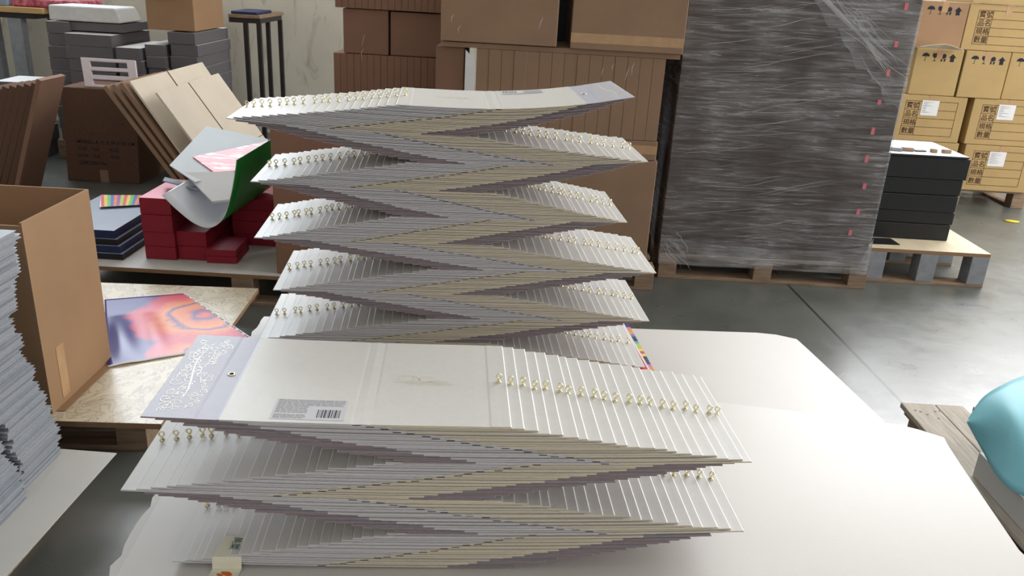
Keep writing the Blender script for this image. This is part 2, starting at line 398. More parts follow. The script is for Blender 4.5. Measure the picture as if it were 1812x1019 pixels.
def big_sheet(name, outline_fn, nx, ny, th, m, label, zf, ragged=0):
    # outline_fn(u,v) -> (x,y); zf(x,y)->z
    mb = MB(); vs = []; fs = []
    for j in range(ny+1):
        for i in range(nx+1):
            u, v = i/nx, j/ny; x, y = outline_fn(u, v)
            if ragged and (i == 0): x += random.uniform(-ragged, ragged)
            vs.append((x, y, zf(x, y)))
    W = nx+1; n = len(vs)
    vs2 = vs+[(x, y, z-th) for x, y, z in vs]
    for j in range(ny):
        for i in range(nx):
            a = j*W+i; fs.append((a, a+1, a+W+1, a+W)); fs.append((n+a, n+a+W, n+a+W+1, n+a+1))
    for i in range(nx): fs.append((i, n+i, n+i+1, i+1)); a = ny*W+i; fs.append((a, a+1, n+a+1, n+a))
    for j in range(ny): a = j*W; fs.append((a, a+W, n+a+W, n+a)); a = j*W+nx; fs.append((a, n+a, n+a+W, a+W))
    mb.add(vs2, fs)
    return tag(mb.build(name, m, smooth=False), label, 'cardboard sheet')
def bil(q):
    def f(u, v):
        a, b, c, d = q; x = (1-u)*(1-v)*a[0]+u*(1-v)*b[0]+u*v*c[0]+(1-u)*v*d[0]; y = (1-u)*(1-v)*a[1]+u*(1-v)*b[1]+u*v*c[1]+(1-u)*v*d[1]
        return x, y
    return f
def far_outline(u, v):
    x, y = bil([(-0.478, 0.42), (0.862, 0.42), (0.675, 1.800), (-0.568, 1.725)])(u, v)
    y -= max(0, (u-.93)/.07)**2*0.03*v**8
    return x, y
big_sheet('cardboard_sheet', far_outline, 28, 60, .0025, sheet_mat, 'large white board sheet reaching farthest back, under the rear folder stack', lambda x, y: ZT-.003, ragged=.004)
def near_outline(u, v):
    x, y = bil([(-0.458, 0.40), (0.70, 0.40), (0.802, 1.345), (-0.53, 1.30)])(u, v)
    y += 0.115*math.sin(math.pi*u**1.1)*v-(.03*max(0, (u-.96)/.04)*v**20)
    return x, y
def near_z(x, y):
    k = max(0, x-0.38); e = max(0, y-1.25)
    return ZT+0.0002+0.08*k*k + 0.02*e*k
big_sheet('cardboard_sheet', near_outline, 40, 24, .0022, sheet_mat2, 'large glossy white board sheet in front, right corner curling up under the near folder stack', near_z)

# ------------------------------------------------------------ folders with eye hooks
hk = MB()
hk.lathe([(0.0036, 0), (0.0039, .0006), (.0034, .0016), (.0019, .0028), (.0013, .0042), (.0021, .0054), (.0013, .0062)], 12)
hk.tube([(0.0034*math.cos(a), 0, .0096+.0034*math.sin(a)) for a in [2*math.pi*k/16 for k in range(16)]], .00105, 6, closed=True)
HOOK = hk.mesh('eye_hook', [brass], smooth=True)

FR = [0, .003, .02, .136, .145, .198, .205, .3, .4, .5, .555, .562, .585, .61, .617, .75, .9, .938, .945, .975, .9972, 1.0]
GRV = {0: .5, .145: .35, .198: .3, .205: -.25, .562: .35, .585: -.25, .61: .35, .938: .35, .945: -.2, 1.0: .7}       # crease depth in mm
def folder(stack, idx, hookdir, c, ztop, kL, kR, s0, L, W, t, label, group, full=False, hook=True, jit=True):
    """one folded cover; hookdir +1: hook end to the right, -1: turned round"""
    yaw = stack['yaw']; u = Vector((math.cos(yaw), math.sin(yaw), 0)); v = Vector((-math.sin(yaw), math.cos(yaw), 0))
    jx = random.uniform(-.0035, .0035) if jit else 0; jy = random.uniform(-.0018, .0018) if jit else 0
    c = c+jx
    pos = Vector((0, stack['y0'], 0))+u*c+v*(W/2+jy)
    def bend(s):
        d = s-s0; return (kR if d > 0 else kL)*d*d
    def zb(x): return bend(c+hookdir*x)
    mb = MB(); rows = []
    dk = set()
    gl = .0004
    lv = [(-.0, 0.0), (.0, t*.44), (.0015, t*.46), (.0015, t*.54), (0, t*.56), (0, t)]     # inset, height of the edge profile
    for fr in FR:
        x = (fr-.5)*L; z = ztop-t+zb(x); g = GRV.get(fr, 0)*.001
        col = []
        for ins, h in lv: col.append((x, -W/2+ins, z+h-(g if h == t else 0)))
        for ins, h in reversed(lv): col.append((x, W/2-ins, z+h-(g if h == t else 0)))
        rows.append(col)
    vs = [p for r in rows for p in r]; n = len(rows[0])
    mb.v = vs
    j0 = random.uniform(-.01, .01)
    for i in range(len(FR)-1):
        fm = (FR[i]+FR[i+1])/2
        for k in range(n):
            a = i*n+k; b = i*n+(k+1) % n
            mb.f.append((a, a+n, b+n, b))
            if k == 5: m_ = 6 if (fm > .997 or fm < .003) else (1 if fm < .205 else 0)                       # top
            elif k == n-1: m_ = 2 if fm < .56 else 1                    # underside
            else:
                A = k < 5                                               # edge towards -y local
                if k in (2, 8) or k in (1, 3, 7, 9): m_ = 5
                elif fm < .205: m_ = 2
                elif .56 < fm < .585 and ((k < 2) or (k > 8)): m_ = 5
                elif fm < .6: m_ = 4 if A else 3
                else: m_ = 3 if A else 4
            mb.m.append(m_)
    mb.f.append(tuple(range(n))[::-1]); mb.m.append(2)
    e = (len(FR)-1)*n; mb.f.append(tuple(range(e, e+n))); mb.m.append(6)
    rz = yaw+(0 if hookdir > 0 else math.pi)+(random.uniform(-.003, .003) if jit else 0)
    o = mb.build('presentation_folder', [pearl, pearl_cool, flap_under, edge_cream, edge_grey, edge_dark, rim_highlight], None, (pos.x, pos.y, 0), rz)
    # origin to the item's own height
    z0 = ztop-t+bend(c)
    for vt in o.data.vertices: vt.co.z -= z0
    o.location.z = z0
    tag(o, label, 'folder', group)
    def topz(x): return ztop+zb(x)-z0
    if hook:
        h = bpy.data.objects.new('eye_hook', HOOK); COL.objects.link(h); h.parent = o
        hx = L/2-.0115+random.uniform(-.0008, .0008); h.location = (hx, random.uniform(-.002, .002)-(.0 if hookdir > 0 else 0), topz(hx)-.0001)
        h.rotation_euler = (0, 0, random.uniform(-.3, .3))
    if full:
        zt = lambda x: topz(x)+.0003
        # eyelet in the spine strip
        ex = (.172-.5)*L; em = MB()
        em.lathe([(.0052, 0), (.0050, .0007), (.0040, .0010), (.0030, .0006), (.0028, .0002)], 24)
        en = em.build('eyelet', [brass], o, (ex, 0, topz(ex)+.0001), smooth=True)
        MB().lathe([(.0029, 0), (.0029, .0003)], 20).build('hole', [edge_dark], en, (0, 0, .0002))
        # embossed scrolls on the flap
        om = MB(); cx0 = (.068-.5)*L
        def spiral(cx, cy, r, turns, a0, sgn, w0):
            P = []; n_ = int(22*turns)
            for i in range(n_+1):
                q = i/n_; rr = r*(1-q)**.9+.0004; a = a0+sgn*2*math.pi*turns*q
                P.append((cx+rr*math.cos(a), cy+rr*math.sin(a)))
            om.ribbon(P, [w0*(1-.5*i/n_)+.00015 for i in range(n_+1)], 0)
        rr_ = random.Random(3)
        stem = [(cx0+.006*math.sin(q*7)-.002, -W*.44+W*.88*q) for q in [i/40 for i in range(41)]]
        om.ribbon(stem, [.0003+.0022*math.sin(math.pi*i/40)**2*(1-abs(i-14)/40) for i in range(41)], 0)
        for i in range(46):
            q = (i+.5)/46; sd = 1 if i % 2 else -1; r = rr_.uniform(.004, .0095)
            cx = cx0+sd*rr_.uniform(.002, .022)+.006*math.sin(q*7); cy = -W*.43+W*.86*q
            cx = min(max(cx, (-.5)*L+r+.002), (.134-.5)*L-r-.001)
            spiral(cx, cy, r, rr_.uniform(1.0, 1.6), rr_.uniform(0, 6.28), sd, .0009)
            spiral(cx+sd*r*.3, cy+r*.8, r*.45, 1.0, rr_.uniform(0, 6.28), -sd, .0007)
        for i in range(26):          # little leaves
            q = rr_.random(); cx = cx0+rr_.uniform(-.020, .020); cy = -W*.42+W*.84*q; a = rr_.uniform(0, 6.28); l = rr_.uniform(.003, .007)
            P = [(cx+l*k/6*math.cos(a+.15*k), cy+l*k/6*math.sin(a+.15*k)) for k in range(7)]
            om.ribbon(P, [.0002+.0014*math.sin(math.pi*k/6) for k in range(7)], 0)
        for i, p in enumerate(om.v): om.v[i] = (p[0], p[1], zt(p[0]))
        om.build('foil_ornament', [foil], o)
        # information label with bars
        lx0 = (.335-.5)*L; lx1 = (.535-.5)*L; ly0 = -W/2+.007; ly1 = ly0+.052
        lab = MB()
        for i in range(12):
            xa = lx0+(lx1-lx0)*i/12; xb = lx0+(lx1-lx0)*(i+1)/12
            lab.add([(xa, ly0, zt(xa)), (xb, ly0, zt(xb)), (xb, ly1, zt(xb)), (xa, ly1, zt(xa))], [(0, 1, 2, 3)])
        lo = lab.build('information_label', [label_paper], o)
        pr = MB(); lw = lx1-lx0
        def strip(xa, xb, ya, yb, mi):
            n_ = max(1, int((xb-xa)/.012))
            for i in range(n_):
                p = xa+(xb-xa)*i/n_; q_ = xa+(xb-xa)*(i+1)/n_
                pr.add([(p, ya, zt(p)+.00015), (q_, ya, zt(q_)+.00015), (q_, yb, zt(q_)+.00015), (p, yb, zt(p)+.00015)], [(0, 1, 2, 3)], mi)
        yy = ly1-.0028; ln = 0
        while yy > ly0+.003:
            xe = lx1-.003 if ln < 6 else lx0+lw*.47
            if ln != 13:
                x_ = lx0+.003
                while x_ < xe-.003:
                    wd = rr_.uniform(.003, .011); strip(x_, min(xe, x_+wd), yy, yy+.0008, 0); x_ += wd+.0012
            yy -= .0027; ln += 1
        bx0 = lx0+lw*.62; x_ = bx0
        while x_ < bx0+lw*.33:
            wd = rr_.choice([.0006, .0006, .0012, .0018]); strip(x_, x_+wd, ly0+.006, ly0+.026, 1); x_ += wd+rr_.choice([.0006, .0009, .0015])
        pr.build('printed_text', [ink_grey, ink_dark], lo)
        # script logo: two looped capitals and trailing strokes
        lg = MB(); lx = (.70-.5)*L
        def sw(P, w_): lg.ribbon(P, w_*.75)
        sw([(lx-.004+.011*math.cos(a), .006+.009*math.sin(a)) for a in [math.radians(d) for d in range(60, 420, 12)]], .0005)
        sw([(lx+.002+.013*math.cos(a)*(1-.3*math.sin(a)), .004+.010*math.sin(a)) for a in [math.radians(d) for d in range(-90, 100, 10)]], .0007)
        sw([(lx-.022+i*.0011, -.006+.0115*(max(0, i-14)/20)**1.3) for i in range(36)], .0006)
        sw([(lx+.024+.010*math.cos(a), .004+.008*math.sin(a)) for a in [math.radians(d) for d in range(20, 330, 12)]], .0005)
        sw([(lx+.016+i*.0012, -.006+.010*(i/22)**1.6) for i in range(23)], .0006)
        for k in range(5):
            sw([(lx+.030+k*.0058+.0021*math.cos(a), -.0035+.0024*math.sin(a)) for a in [math.radians(d) for d in range(0, 340, 24)]], .0005)
        sw([(lx-.004, -.0085), (lx+.062, -.0085)], .0007); sw([(lx-.002, -.0125), (lx+.060, -.0125)], .0005)
        for i, p in enumerate(lg.v): lg.v[i] = (p[0], p[1], zt(p[0]))
        lg.build('logo', [foil_gold], o)
    return o

DIRW = {1: 'right', -1: 'left'}
def build_stack(stack, runs, ztop, zbot, kfun, s0, L, W, t, sname):
    """runs: list of (dir, first centre, last centre)"""
    N_ = sum(r[3] for r in runs); k = 0
    for ri, (d, c0, c1, n) in enumerate(runs):
        for j in range(n):
            q = j/(n-1); c = c0+(c1-c0)*q
            z = ztop+(zbot-ztop)*k/(N_-1); kL, kR = kfun(k/(N_-1))
            top = (k == 0)
            lab = ('white pearl folder open on top of the %s stack, showing barcode label and foil scrolls' % sname) if top else \
                  'white pearl folder, %s down in the %s %s-stepping fan of the %s stack' % (nth(j+1), nth(ri+1), DIRW[d], sname)
            folder(stack, k, d, c, z, kL, kR, s0, L, W, t, lab, 'pearl folders in the %s stack' % sname, full=top,
                   hook=(ri == 0 or j >= 3), jit=not top)
            k += 1
FRONT = dict(yaw=math.atan(.08), y0=.91)
build_stack(FRONT, [(1, -.219, .103, 20), (-1, .078, -.251, 20), (1, -.228, .106, 20), (-1, .080, -.203, 20)],
            1.013, ZT+.0048, lambda q: (.050, .045), -.07, .458, .243, .0020, 'near')
REAR = dict(yaw=math.atan(.10), y0=1.53)
build_stack(REAR, [(-1, -.011, -.317, 20), (1, -.295, .028, 20), (-1, .008, -.276, 20), (1, -.26, -.004, 20), (-1, -.02, -.278, 20),
                   (1, -.26, .073, 20), (-1, .05, -.251, 20), (1, -.235, .069, 20), (-1, .05, -.278, 20), (1, -.26, .068, 20)],
            1.317, ZT+.0030, lambda q: (.10*max(0, 1-q*2.5)+.01, .32*max(0, 1-q*3.2)+.01), -.11, .440, .24, .0018, 'far')

# colour bar proof sheet under the far stack
t = thing('proof_sheet', 'red proof sheet with colour control bar under the far folder stack', 'printed sheet', (0.27, 1.66, ZT-.0026))
A = at_z(1104, 578, ZT); B = at_z(1147, 652, ZT); C = at_z(1116, 578, ZT); D = at_z(1157, 652, ZT)
o0 = Vector((0.27, 1.66, 0)); 
def zz(v, z=.0004): return (v.x-o0.x, v.y-o0.y, z)
A2 = A+(A-B)*.55; B2 = B+(B-A)*.25; C2 = C+(C-D)*.55; D2 = D+(D-C)*.25
Lft = Vector((-.30, -.03, 0))
o = MB().add([zz(A2+Lft), zz(B2+Lft), zz(B2), zz(A2)], [(0, 1, 2, 3)]).build('printed_area', [nmat('proof red', S(206, 28, 56), .3, .5, .15, 6, col2=S(215, 40, 60))], t)
bar = MB(); cols = [S(90, 170, 200), S(30, 50, 110), S(230, 160, 60), S(220, 120, 160), S(40, 50, 90), S(235, 215, 60), S(235, 215, 60), S(190, 200, 90), S(30, 34, 50), S(130, 120, 180), S(225, 150, 60), S(40, 60, 120), S(25, 28, 40), S(200, 60, 120), S(180, 200, 80)]
bm_ = [nmat('bar colour', c, .4, .4, .01) for c in cols]
n = 30
for i in range(n):
    a = A2+(B2-A2)*i/n; b = A2+(B2-A2)*(i+1)/n; c = C2+(D2-C2)*(i+1)/n; d = C2+(D2-C2)*i/n
    e = (d-a)*.35; bar.add([zz(a+e), zz(b+e), zz(c), zz(d)], [(0, 1, 2, 3)], (i*7) % len(cols))
    bar.add([zz(a), zz(b), zz(b+e), zz(a+e)], [(0, 1, 2, 3)], len(cols))
bar.build('colour_bar', bm_+[paper_white], t)

# parcel sticker on the lowest near folder
st = thing('paper_sticker', 'cream sticker with orange and green print taped over the lowest near folders', 'sticker', (-0.365, 0.87, ZT))
x0_, x1_ = -.376, -.338
P = [(x0_, .9095-.028, .8105), (x1_, .9095-.0255, .8105)]
S_ = MB()
secs = [(.918, .8142), (.902, .8128), (.8790, .8100), (.8770, .8010), (.8765, .7930), (.871, .7917), (.80, .7912)]
vs = []
for y, z in secs: vs += [(x0_+.365-(.8795-y)*.10, y-.87, z-ZT), (x1_+.365-(.8795-y)*.04, y-.87+.003, z-ZT)]
S_.add(vs, [(2*i+1, 2*i, 2*i+2, 2*i+3) for i in range(len(secs)-1)])
S_.build('backing', [sticker_m], st)
pm = MB()
def onst(u, v, z=.0004):   # u across 0..1, v: distance along lying part (m) from .862
    y = .871-v; return (x0_+.365-(.8795-y)*.10+.038*u, y-.87+.003*u, .7915-ZT+z)
def blob(cu, cv, ru, rv, mi, a0=0):
    n_ = 16; pts = []
    for k in range(n_):
        a = 2*math.pi*k/n_; x, y = ru*math.cos(a), rv*math.sin(a)
        pts.append(onst(cu+x*math.cos(a0)-y*math.sin(a0), cv+(x*math.sin(a0)+y*math.cos(a0))*.038))
    pm.add(pts, [tuple(range(n_))], mi)
blob(.58, .003, .24, .10, 0, .45); blob(.38, .006, .14, .06, 0, .5); blob(.24, .016, .15, .14, 1); blob(.70, .016, .13, .20, 2)
v_, f_ = text_geo('\u7f8e\u83dc', .013)
Mt = Matrix.Translation((x0_+.365+.020, .914-.87, .0262)) @ Matrix.Rotation(math.radians(-90), 4, 'Z')
pm.add(v_, f_, 2, Mt)
pm.build('print', [orange_m, leaf_green, green_ink], st)

# ------------------------------------------------------------ cartons
def chars_grid(mb, x, z, W, H, mi=0):
    """printed grid with the four two-character row heads; x,z lower left on a face at y=0 looking -y"""
    lw = .0035; yv = -.0006
    def ln(xa, xb, za, zb): mb.add([(xa, yv, za), (xb, yv, za), (xb, yv, zb), (xa, yv, zb)], [(0, 1, 2, 3)], mi)
    for i in range(5): zz_ = z+H*i/4; ln(x, x+W, zz_-lw/2, zz_+lw/2)
    for xx in (x, x+W*.265, x+W): ln(xx-lw/2, xx+lw/2, z, z+H)
    for i, s_ in enumerate(('\u6578\u91cf', '\u898f\u683c', '\u54c1\u540d', '\u5bf6\u865f')):
        for k, ch in enumerate(s_):
            v_, f_ = text_geo(ch, .052)
            M = Matrix.Translation((x+.006+k*.050*W/.4, yv, z+H*i/4+.014)) @ XZ
            mb.add(v_, f_, mi, M)
def symbols(mb, x, z, s=.055, mi=0):
    yv = -.0006
    def poly(pts, cx): mb.add([(cx+a*s, yv, z+b*s) for a, b in pts], [tuple(range(len(pts)))], mi)
    # umbrella
    cx = x; poly([(-.5*math.cos(a), .55+.45*math.sin(a)) for a in [math.pi*k/10 for k in range(11)]][::-1], cx)
    poly([(-.03, 0), (.03, 0), (.03, .6), (-.03, .6)], cx); poly([(-.18, -.02), (.03, -.02), (.03, .04), (-.18, .04)], cx)
    # glass
    cx = x+1.22*s; poly([(-.3, 1), (-.36, .7), (-.2, .45), (.2, .45), (.36, .7), (.3, 1)][::-1], cx); poly([(-.04, .05), (.04, .05), (.04, .5), (-.04, .5)], cx); poly([(-.22, 0), (.22, 0), (.22, .07), (-.22, .07)], cx)
    # hands holding a box
    cx = x+2.35*s; poly([(-.3, .45), (.0, .35), (.33, .5), (.3, .85), (.05, 1), (-.25, .85)], cx)
    poly([(-.3, 0), (-.12, 0), (-.08, .32), (-.3, .40)], cx); poly([(.08, 0), (.26, 0), (.34, .40), (.08, .32)], cx)
    # arrow
    cx = x+3.5*s; poly([(-.26, 0), (.26, 0), (.26, .55), (-.26, .55)], cx); poly([(-.5, .52), (.5, .52), (0, 1.02)], cx)
def carton(label, x0, x1, y0, y1, z0, z1, m=kraft, rz=0, grid=None, sym=None, lab=False, tp='v', name='carton', group=None, piv=None):
    W, D, H = x1-x0, y1-y0, z1-z0
    t = thing(name, label, 'carton', (x0, y0, z0), rz, group)
    b = MB().box(0, W, 0, D, 0, H).build('box_body', [m], t, bevel=.004)
    # flap joint and tape over it
    MB().box(W/2-.001, W/2+.001, -.0003, D+.0003, H-.0005, H+.0006).build('flap_joint', [kraft_ink], t)
    if tp == 'v':
        tm = MB(); tw = .045
        tm.box(W/2-tw/2, W/2+tw/2, -.0008, D+.0008, H+.0002, H+.0010)
        tm.box(W/2-tw/2, W/2+tw/2, -.0009, -.0003, H-.075, H+.0010)
        tm.build('tape', [tape], t)
    if tp == 'h':
        MB().box(.0, W, -.0009, -.0003, .03, .075).build('tape', [tape], t)
    if grid:
        g = MB(); chars_grid(g, *grid); g.build('printed_grid', [kraft_ink], t)
    if sym:
        g = MB(); symbols(g, *sym); g.build('handling_symbols', [black_ink], t)
    if lab:
        l = MB().box(lab[0], lab[0]+lab[2], -.0018, -.0010, lab[1], lab[1]+lab[3]).build('paper_label', [paper_white], t)
        q = MB(); rr_ = random.Random(int(x0*100))
        for i in range(7):
            zz_ = lab[1]+lab[3]*(.86-.11*i); q.add([(lab[0]+.01, -.002, zz_), (lab[0]+.01+lab[2]*rr_.uniform(.2, .8), -.002, zz_), (lab[0]+.01+lab[2]*.2, -.002, zz_+.004), (lab[0]+.01, -.002, zz_+.004)], [(0, 1, 2, 3)])
        q.build('label_text', [ink_grey], l)
    return t
YR = 6.50
pallet('wooden pallet under the tan printed cartons at right', 2.95, 4.10, YR+.03, YR+1.1, .135)
rc = [('tan printed carton in the bottom row at right, partly behind the black boards', 2.905, 3.452, .137, .497, 'g', True, kraft_yel),
      ('tan printed carton in the bottom row at right, beside the frame edge', 3.500, 4.085, .137, .497, 'g', True, kraft_yel),
      ('tan printed carton, second row up, next to the wrapped block', 2.890, 3.432, .500, .852, 'g', True, kraft_yel),
      ('tan printed carton, second row up at the right frame edge', 3.482, 4.065, .500, .852, 'g', True, kraft_yel),
      ('tan carton with handling symbols, third row up, left of three', 2.960, 3.318, .855, 1.200, 's', False, kraft_yel),
      ('tan carton with handling symbols, third row up, middle of three', 3.330, 3.668, .855, 1.200, 's', False, kraft_yel),
      ('tan carton with handling symbols, third row up, right of three', 3.682, 4.04, .855, 1.200, 's', False, kraft_yel),
      ('darker brown carton with handling symbols, fourth row up', 2.925, 3.278, 1.203, 1.535, 's', False, kraft_box),
      ('tan printed carton, fourth row up, with empty grid and no label', 3.284, 3.88, 1.203, 1.535, 'g', False, kraft_yel),
      ('tan carton topmost at right, only its lower edge in view', 3.284, 3.88, 1.538, 1.86, '', False, kraft_yel)]
for (lb, a, b, z0, z1, kind, ll, m_) in rc:
    H = z1-z0
    yy = YR+random.uniform(-.012, .012)
    g = (.075, .045, .41 if b-a > .56 else .40, H-.09) if kind == 'g' else None
    s_ = (.075, H-.092, .058) if kind == 's' else None
    carton(lb, a, b, yy, yy+.42, z0, z1, m_, grid=g, sym=s_, lab=(.20, .20 if z0 < 1 else .2, .13, .115) if ll else False)
# loose flap lifting over the left symbol carton
q = [(2.965, YR-.05, 1.236), (3.24, YR-.03, 1.205), (3.26, YR+.14, 1.2012), (2.965, YR+.12, 1.2012)]
fl = MB(); fl.hexa([(2.93, YR-.03, 1.2012), (3.30, YR-.03, 1.2012), (3.30, YR+.02, 1.2012), (2.93, YR+.02, 1.2012), (2.93, YR-.03, 1.2018), (3.30, YR-.03, 1.2018), (3.30, YR+.02, 1.2018), (2.93, YR+.02, 1.2018)])
fl.v = []; fl.f = []; fl.m = []
ridge = [(2.93, 1.215), (3.02, 1.232), (3.11, 1.242), (3.16, 1.234), (3.26, 1.206)]
vs = []
for x, z in ridge: vs += [(x, YR-.10, z), (x, YR-.012, 1.2025), (x, YR-.012, 1.2005), (x, YR-.10, z-.003)]
fs = []
for i in range(len(ridge)-1):
    for k in range(4): fs.append((4*i+k, 4*i+4+k, 4*i+4+(k+1) % 4, 4*i+(k+1) % 4))
fs += [(0, 1, 2, 3), (19, 18, 17, 16)]
tag(MB().add(vs, fs).build('carton_flap', [kraft_pale]), 'pale open flap sticking out between two tan carton rows at right', 'cardboard flap')

# black boards on a plywood pallet
pt = pallet('plywood-topped pallet with grey feet, under the black boards', 2.035, 2.725, 4.50, 5.35, .205, top='ply', blk=steel, wm=wood, thick=.022, runner='x')
zb_ = .206
for i, h in enumerate((.098, .075, .10, .095, .125)):
    o = MB().box(0, .52+.004*i, 0, .46, 0, h-.002).build('black_board_pack', [black_board], None, (2.055+.006*math.sin(i*2), 4.72+.004*(i % 2), zb_), 0, bevel=.004)
    tag(o, 'black board pack on the plywood pallet, %s from the bottom' % nth(i+1), 'board pack', 'black board packs'); zb_ += h
o = MB().box(0, .53, 0, .47, 0, .012, 0, top=1).build('cover_board', [black_board, paper_white], None, (2.05, 4.715, zb_), 0); tag(o, 'thin board with white face lying on top of the black packs', 'board')
zb_ += .0122
for i, (x, l, mm, nm, lb) in enumerate(((2.10, .12, steel, 'tool_handle', 'grey rounded strip lying left on the black packs'), (2.225, .07, wood, 'wood_scrap', 'wood scrap lying in the middle on the black packs'), (2.40, .035, wood, 'wood_scrap', 'small wood scrap second from the right on the black packs'), (2.47, .05, wood, 'wood_scrap', 'small wood scrap nearest the right corner of the black packs'), (2.31, .07, dark_metal, 'scraper', 'flat dark scraper between wood scraps on the black packs'))):
    o = MB().box(0, l, 0, .03, 0, .02 if mm != dark_metal else .008).build(nm, [mm], None, (x, 4.80, zb_), .1*(i-2), bevel=.004); tag(o, lb, 'scrap' if nm != 'tool_handle' else 'tool')
o = MB().box(0, .19, 0, .12, 0, .004).build('thin_board', [black_board], None, (2.045, 4.57, .2055), .05); tag(o, 'thin black board lying flat at the foot of the black packs', 'board')
o = MB().lathe([(.045, 0), (.05, .004), (.03, .008)], 12).build('scrap', [yellow_m], None, (*at_z(1790, 392, 0).xy, 0.0005), 0, smooth=True); o.scale = (1.2, .8, 1); tag(o, 'yellow scrap on the concrete floor below the tan cartons', 'scrap')

# ------------------------------------------------------------ wrapped block
pallet('wooden pallet under the film-wrapped block of brown sheets', .815, 1.985, 4.36, 4.96, .145, wm=wood, runner='x')
wb = thing('wrapped_block', 'tall block of dark brown sheets in clear stretch film on a pallet', 'wrapped stack', (.81, 4.355, .147))
wb_m = nmat('dark brown sheet edges', S(76, 66, 63), .75, .2, .12, 50, .3, 120, stretch=(1, 1, 25))
MB().box(0, 1.15, 0.012, .58, 0, 1.75).build('sheet_block', [wb_m], wb)
def film_patch(name, pts_fn, nx, nz, m, amp, seed):
    rnd = random.Random(seed); mb = MB(); vs = []; fs = []
    ph = [(rnd.uniform(0, 6), rnd.uniform(8, 30), rnd.uniform(-20, 20), rnd.uniform(.2, 1)) for _ in range(8)]
    for j in range(nz+1):
        for i in range(nx+1):
            x, z = pts_fn(i/nx, j/nz)
            d = sum(a*math.sin(p_+kx*x+kz*z) for p_, kx, kz, a in ph)/4
            vs.append((x, -.006+amp*d, z))
    for j in range(nz):
        for i in range(nx): a = j*(nx+1)+i; fs.append((a, a+1, a+nx+2, a+nx+1))
    return mb.add(vs, fs).build(name, [m], wb, smooth=True)
film_patch('stretch_film', lambda u, v: (-.004+1.158*u, -.045-.02*math.sin(u*7)+(1.80)*v), 60, 80, film, .003, 1)
def diag(u, v):
    a = Vector((.42, 1.60)); b = Vector((1.156, .84)); c = Vector((1.156, 1.36)); d = Vector((.55, 1.62))
    p = (a*(1-u)+b*u)*(1-v)+(d*(1-u)+c*u)*v; e = (1-v)**3*(.018*math.sin(u*23)+.012*math.sin(u*51+1)+.05*math.sin(u*3.1)); return min(p.x, 1.156), p.y-e
fd = film_patch('film_band', diag, 50, 24, film_diag, .003, 2)
for v_ in fd.data.vertices: v_.co.y -= .006
fs_ = film_patch('film_skirt', lambda u, v: (-.006+1.164*u, -.055+(.11+.06*abs(u-.5)**2*4)*v), 60, 10, film_heavy, .006, 5)
for v_ in fs_.data.vertices: v_.co.y -= .012
MB().box(1.153, 1.156, .0, .59, 0, 1.75).build('film_side', [film], wb); MB().box(-.006, -.003, 0, .59, 0, 1.75).build('film_side', [film], wb)
fm_ = bpy.data.materials.new('film crease'); fm_.use_nodes = True
b_ = fm_.node_tree.nodes['Principled BSDF']; b_.inputs['Base Color'].default_value = (*S(225, 226, 228), 1); b_.inputs['Alpha'].default_value = .42; b_.inputs['Roughness'].default_value = .25
rc2 = random.Random(21); crm = MB()
def crease(x, z, ang, l, w_, yv):
    P = [(x+l*q*math.cos(ang)+.006*math.sin(9*q+x*30), z+l*q*math.sin(ang)+.010*math.sin(5*q+x*9)*l) for q in [k/14 for k in range(15)]]
    P = [(min(max(a, .0), 1.150), c) for a, c in P]
    crm.ribbon(P, [w_*math.sin(math.pi*min(1, .06+k/14*.94))+.0002 for k in range(15)], 0, 0, Matrix.Translation((0, yv, 0)) @ XZ)
for i in range(60): crease(rc2.uniform(.05, .55), rc2.uniform(.1, 1.35), math.radians(rc2.uniform(2, 14)), rc2.uniform(.12, .5), rc2.uniform(.001, .003), -.012)
for i in range(34): q = rc2.random(); crease(.44+.50*q, 1.50-.46*q+rc2.uniform(0, .22), math.radians(rc2.uniform(-46, -28)), rc2.uniform(.12, .45), rc2.uniform(.001, .0035), -.019)
for i in range(5): crease(.40+.03*i, 1.56-.01*i, math.radians(-37-i*1.5), .82, .007, -.020)
for i in range(16): crease(rc2.uniform(.0, .12), rc2.uniform(.0, .16), math.radians(rc2.uniform(-60, -25)), rc2.uniform(.05, .14), rc2.uniform(.002, .005), -.024)
for i in range(14): crease(rc2.uniform(.2, 1.0), rc2.uniform(-.03, .03), math.radians(rc2.uniform(-4, 4)), rc2.uniform(.1, .3), rc2.uniform(.001, .004), -.024)
crm.build('film_crease', [fm_], wb)
crn = MB()
for i in range(9):
    a = i*.12; crn.add([(1.158, -.012, .0-.05), (1.158, -.014, .16), (1.158-.02-.014*i, -.018-.002*(i % 2), -.055+.004*i), (1.158-.008*i, -.020+.003*(i % 3), -.01)], [(0, 1, 3, 2)])
crn.build('film_bunch', [film_heavy], wb)
for (x, y) in ((1603, 8), (1585, 75), (1571, 125), (1555, 178), (1544, 228), (1533, 277), (1529, 326), (1518, 371), (1504, 408)):
    p_ = at_y(x, y, 4.352); h = random.uniform(.018, .03)
    MB().box(-.009, .009, 0, .001, -h, h*.3).build('pink_tag', [pink_tag], wb, (p_.x-.81, p_.y-4.355-.0115, p_.z-.147), 0)

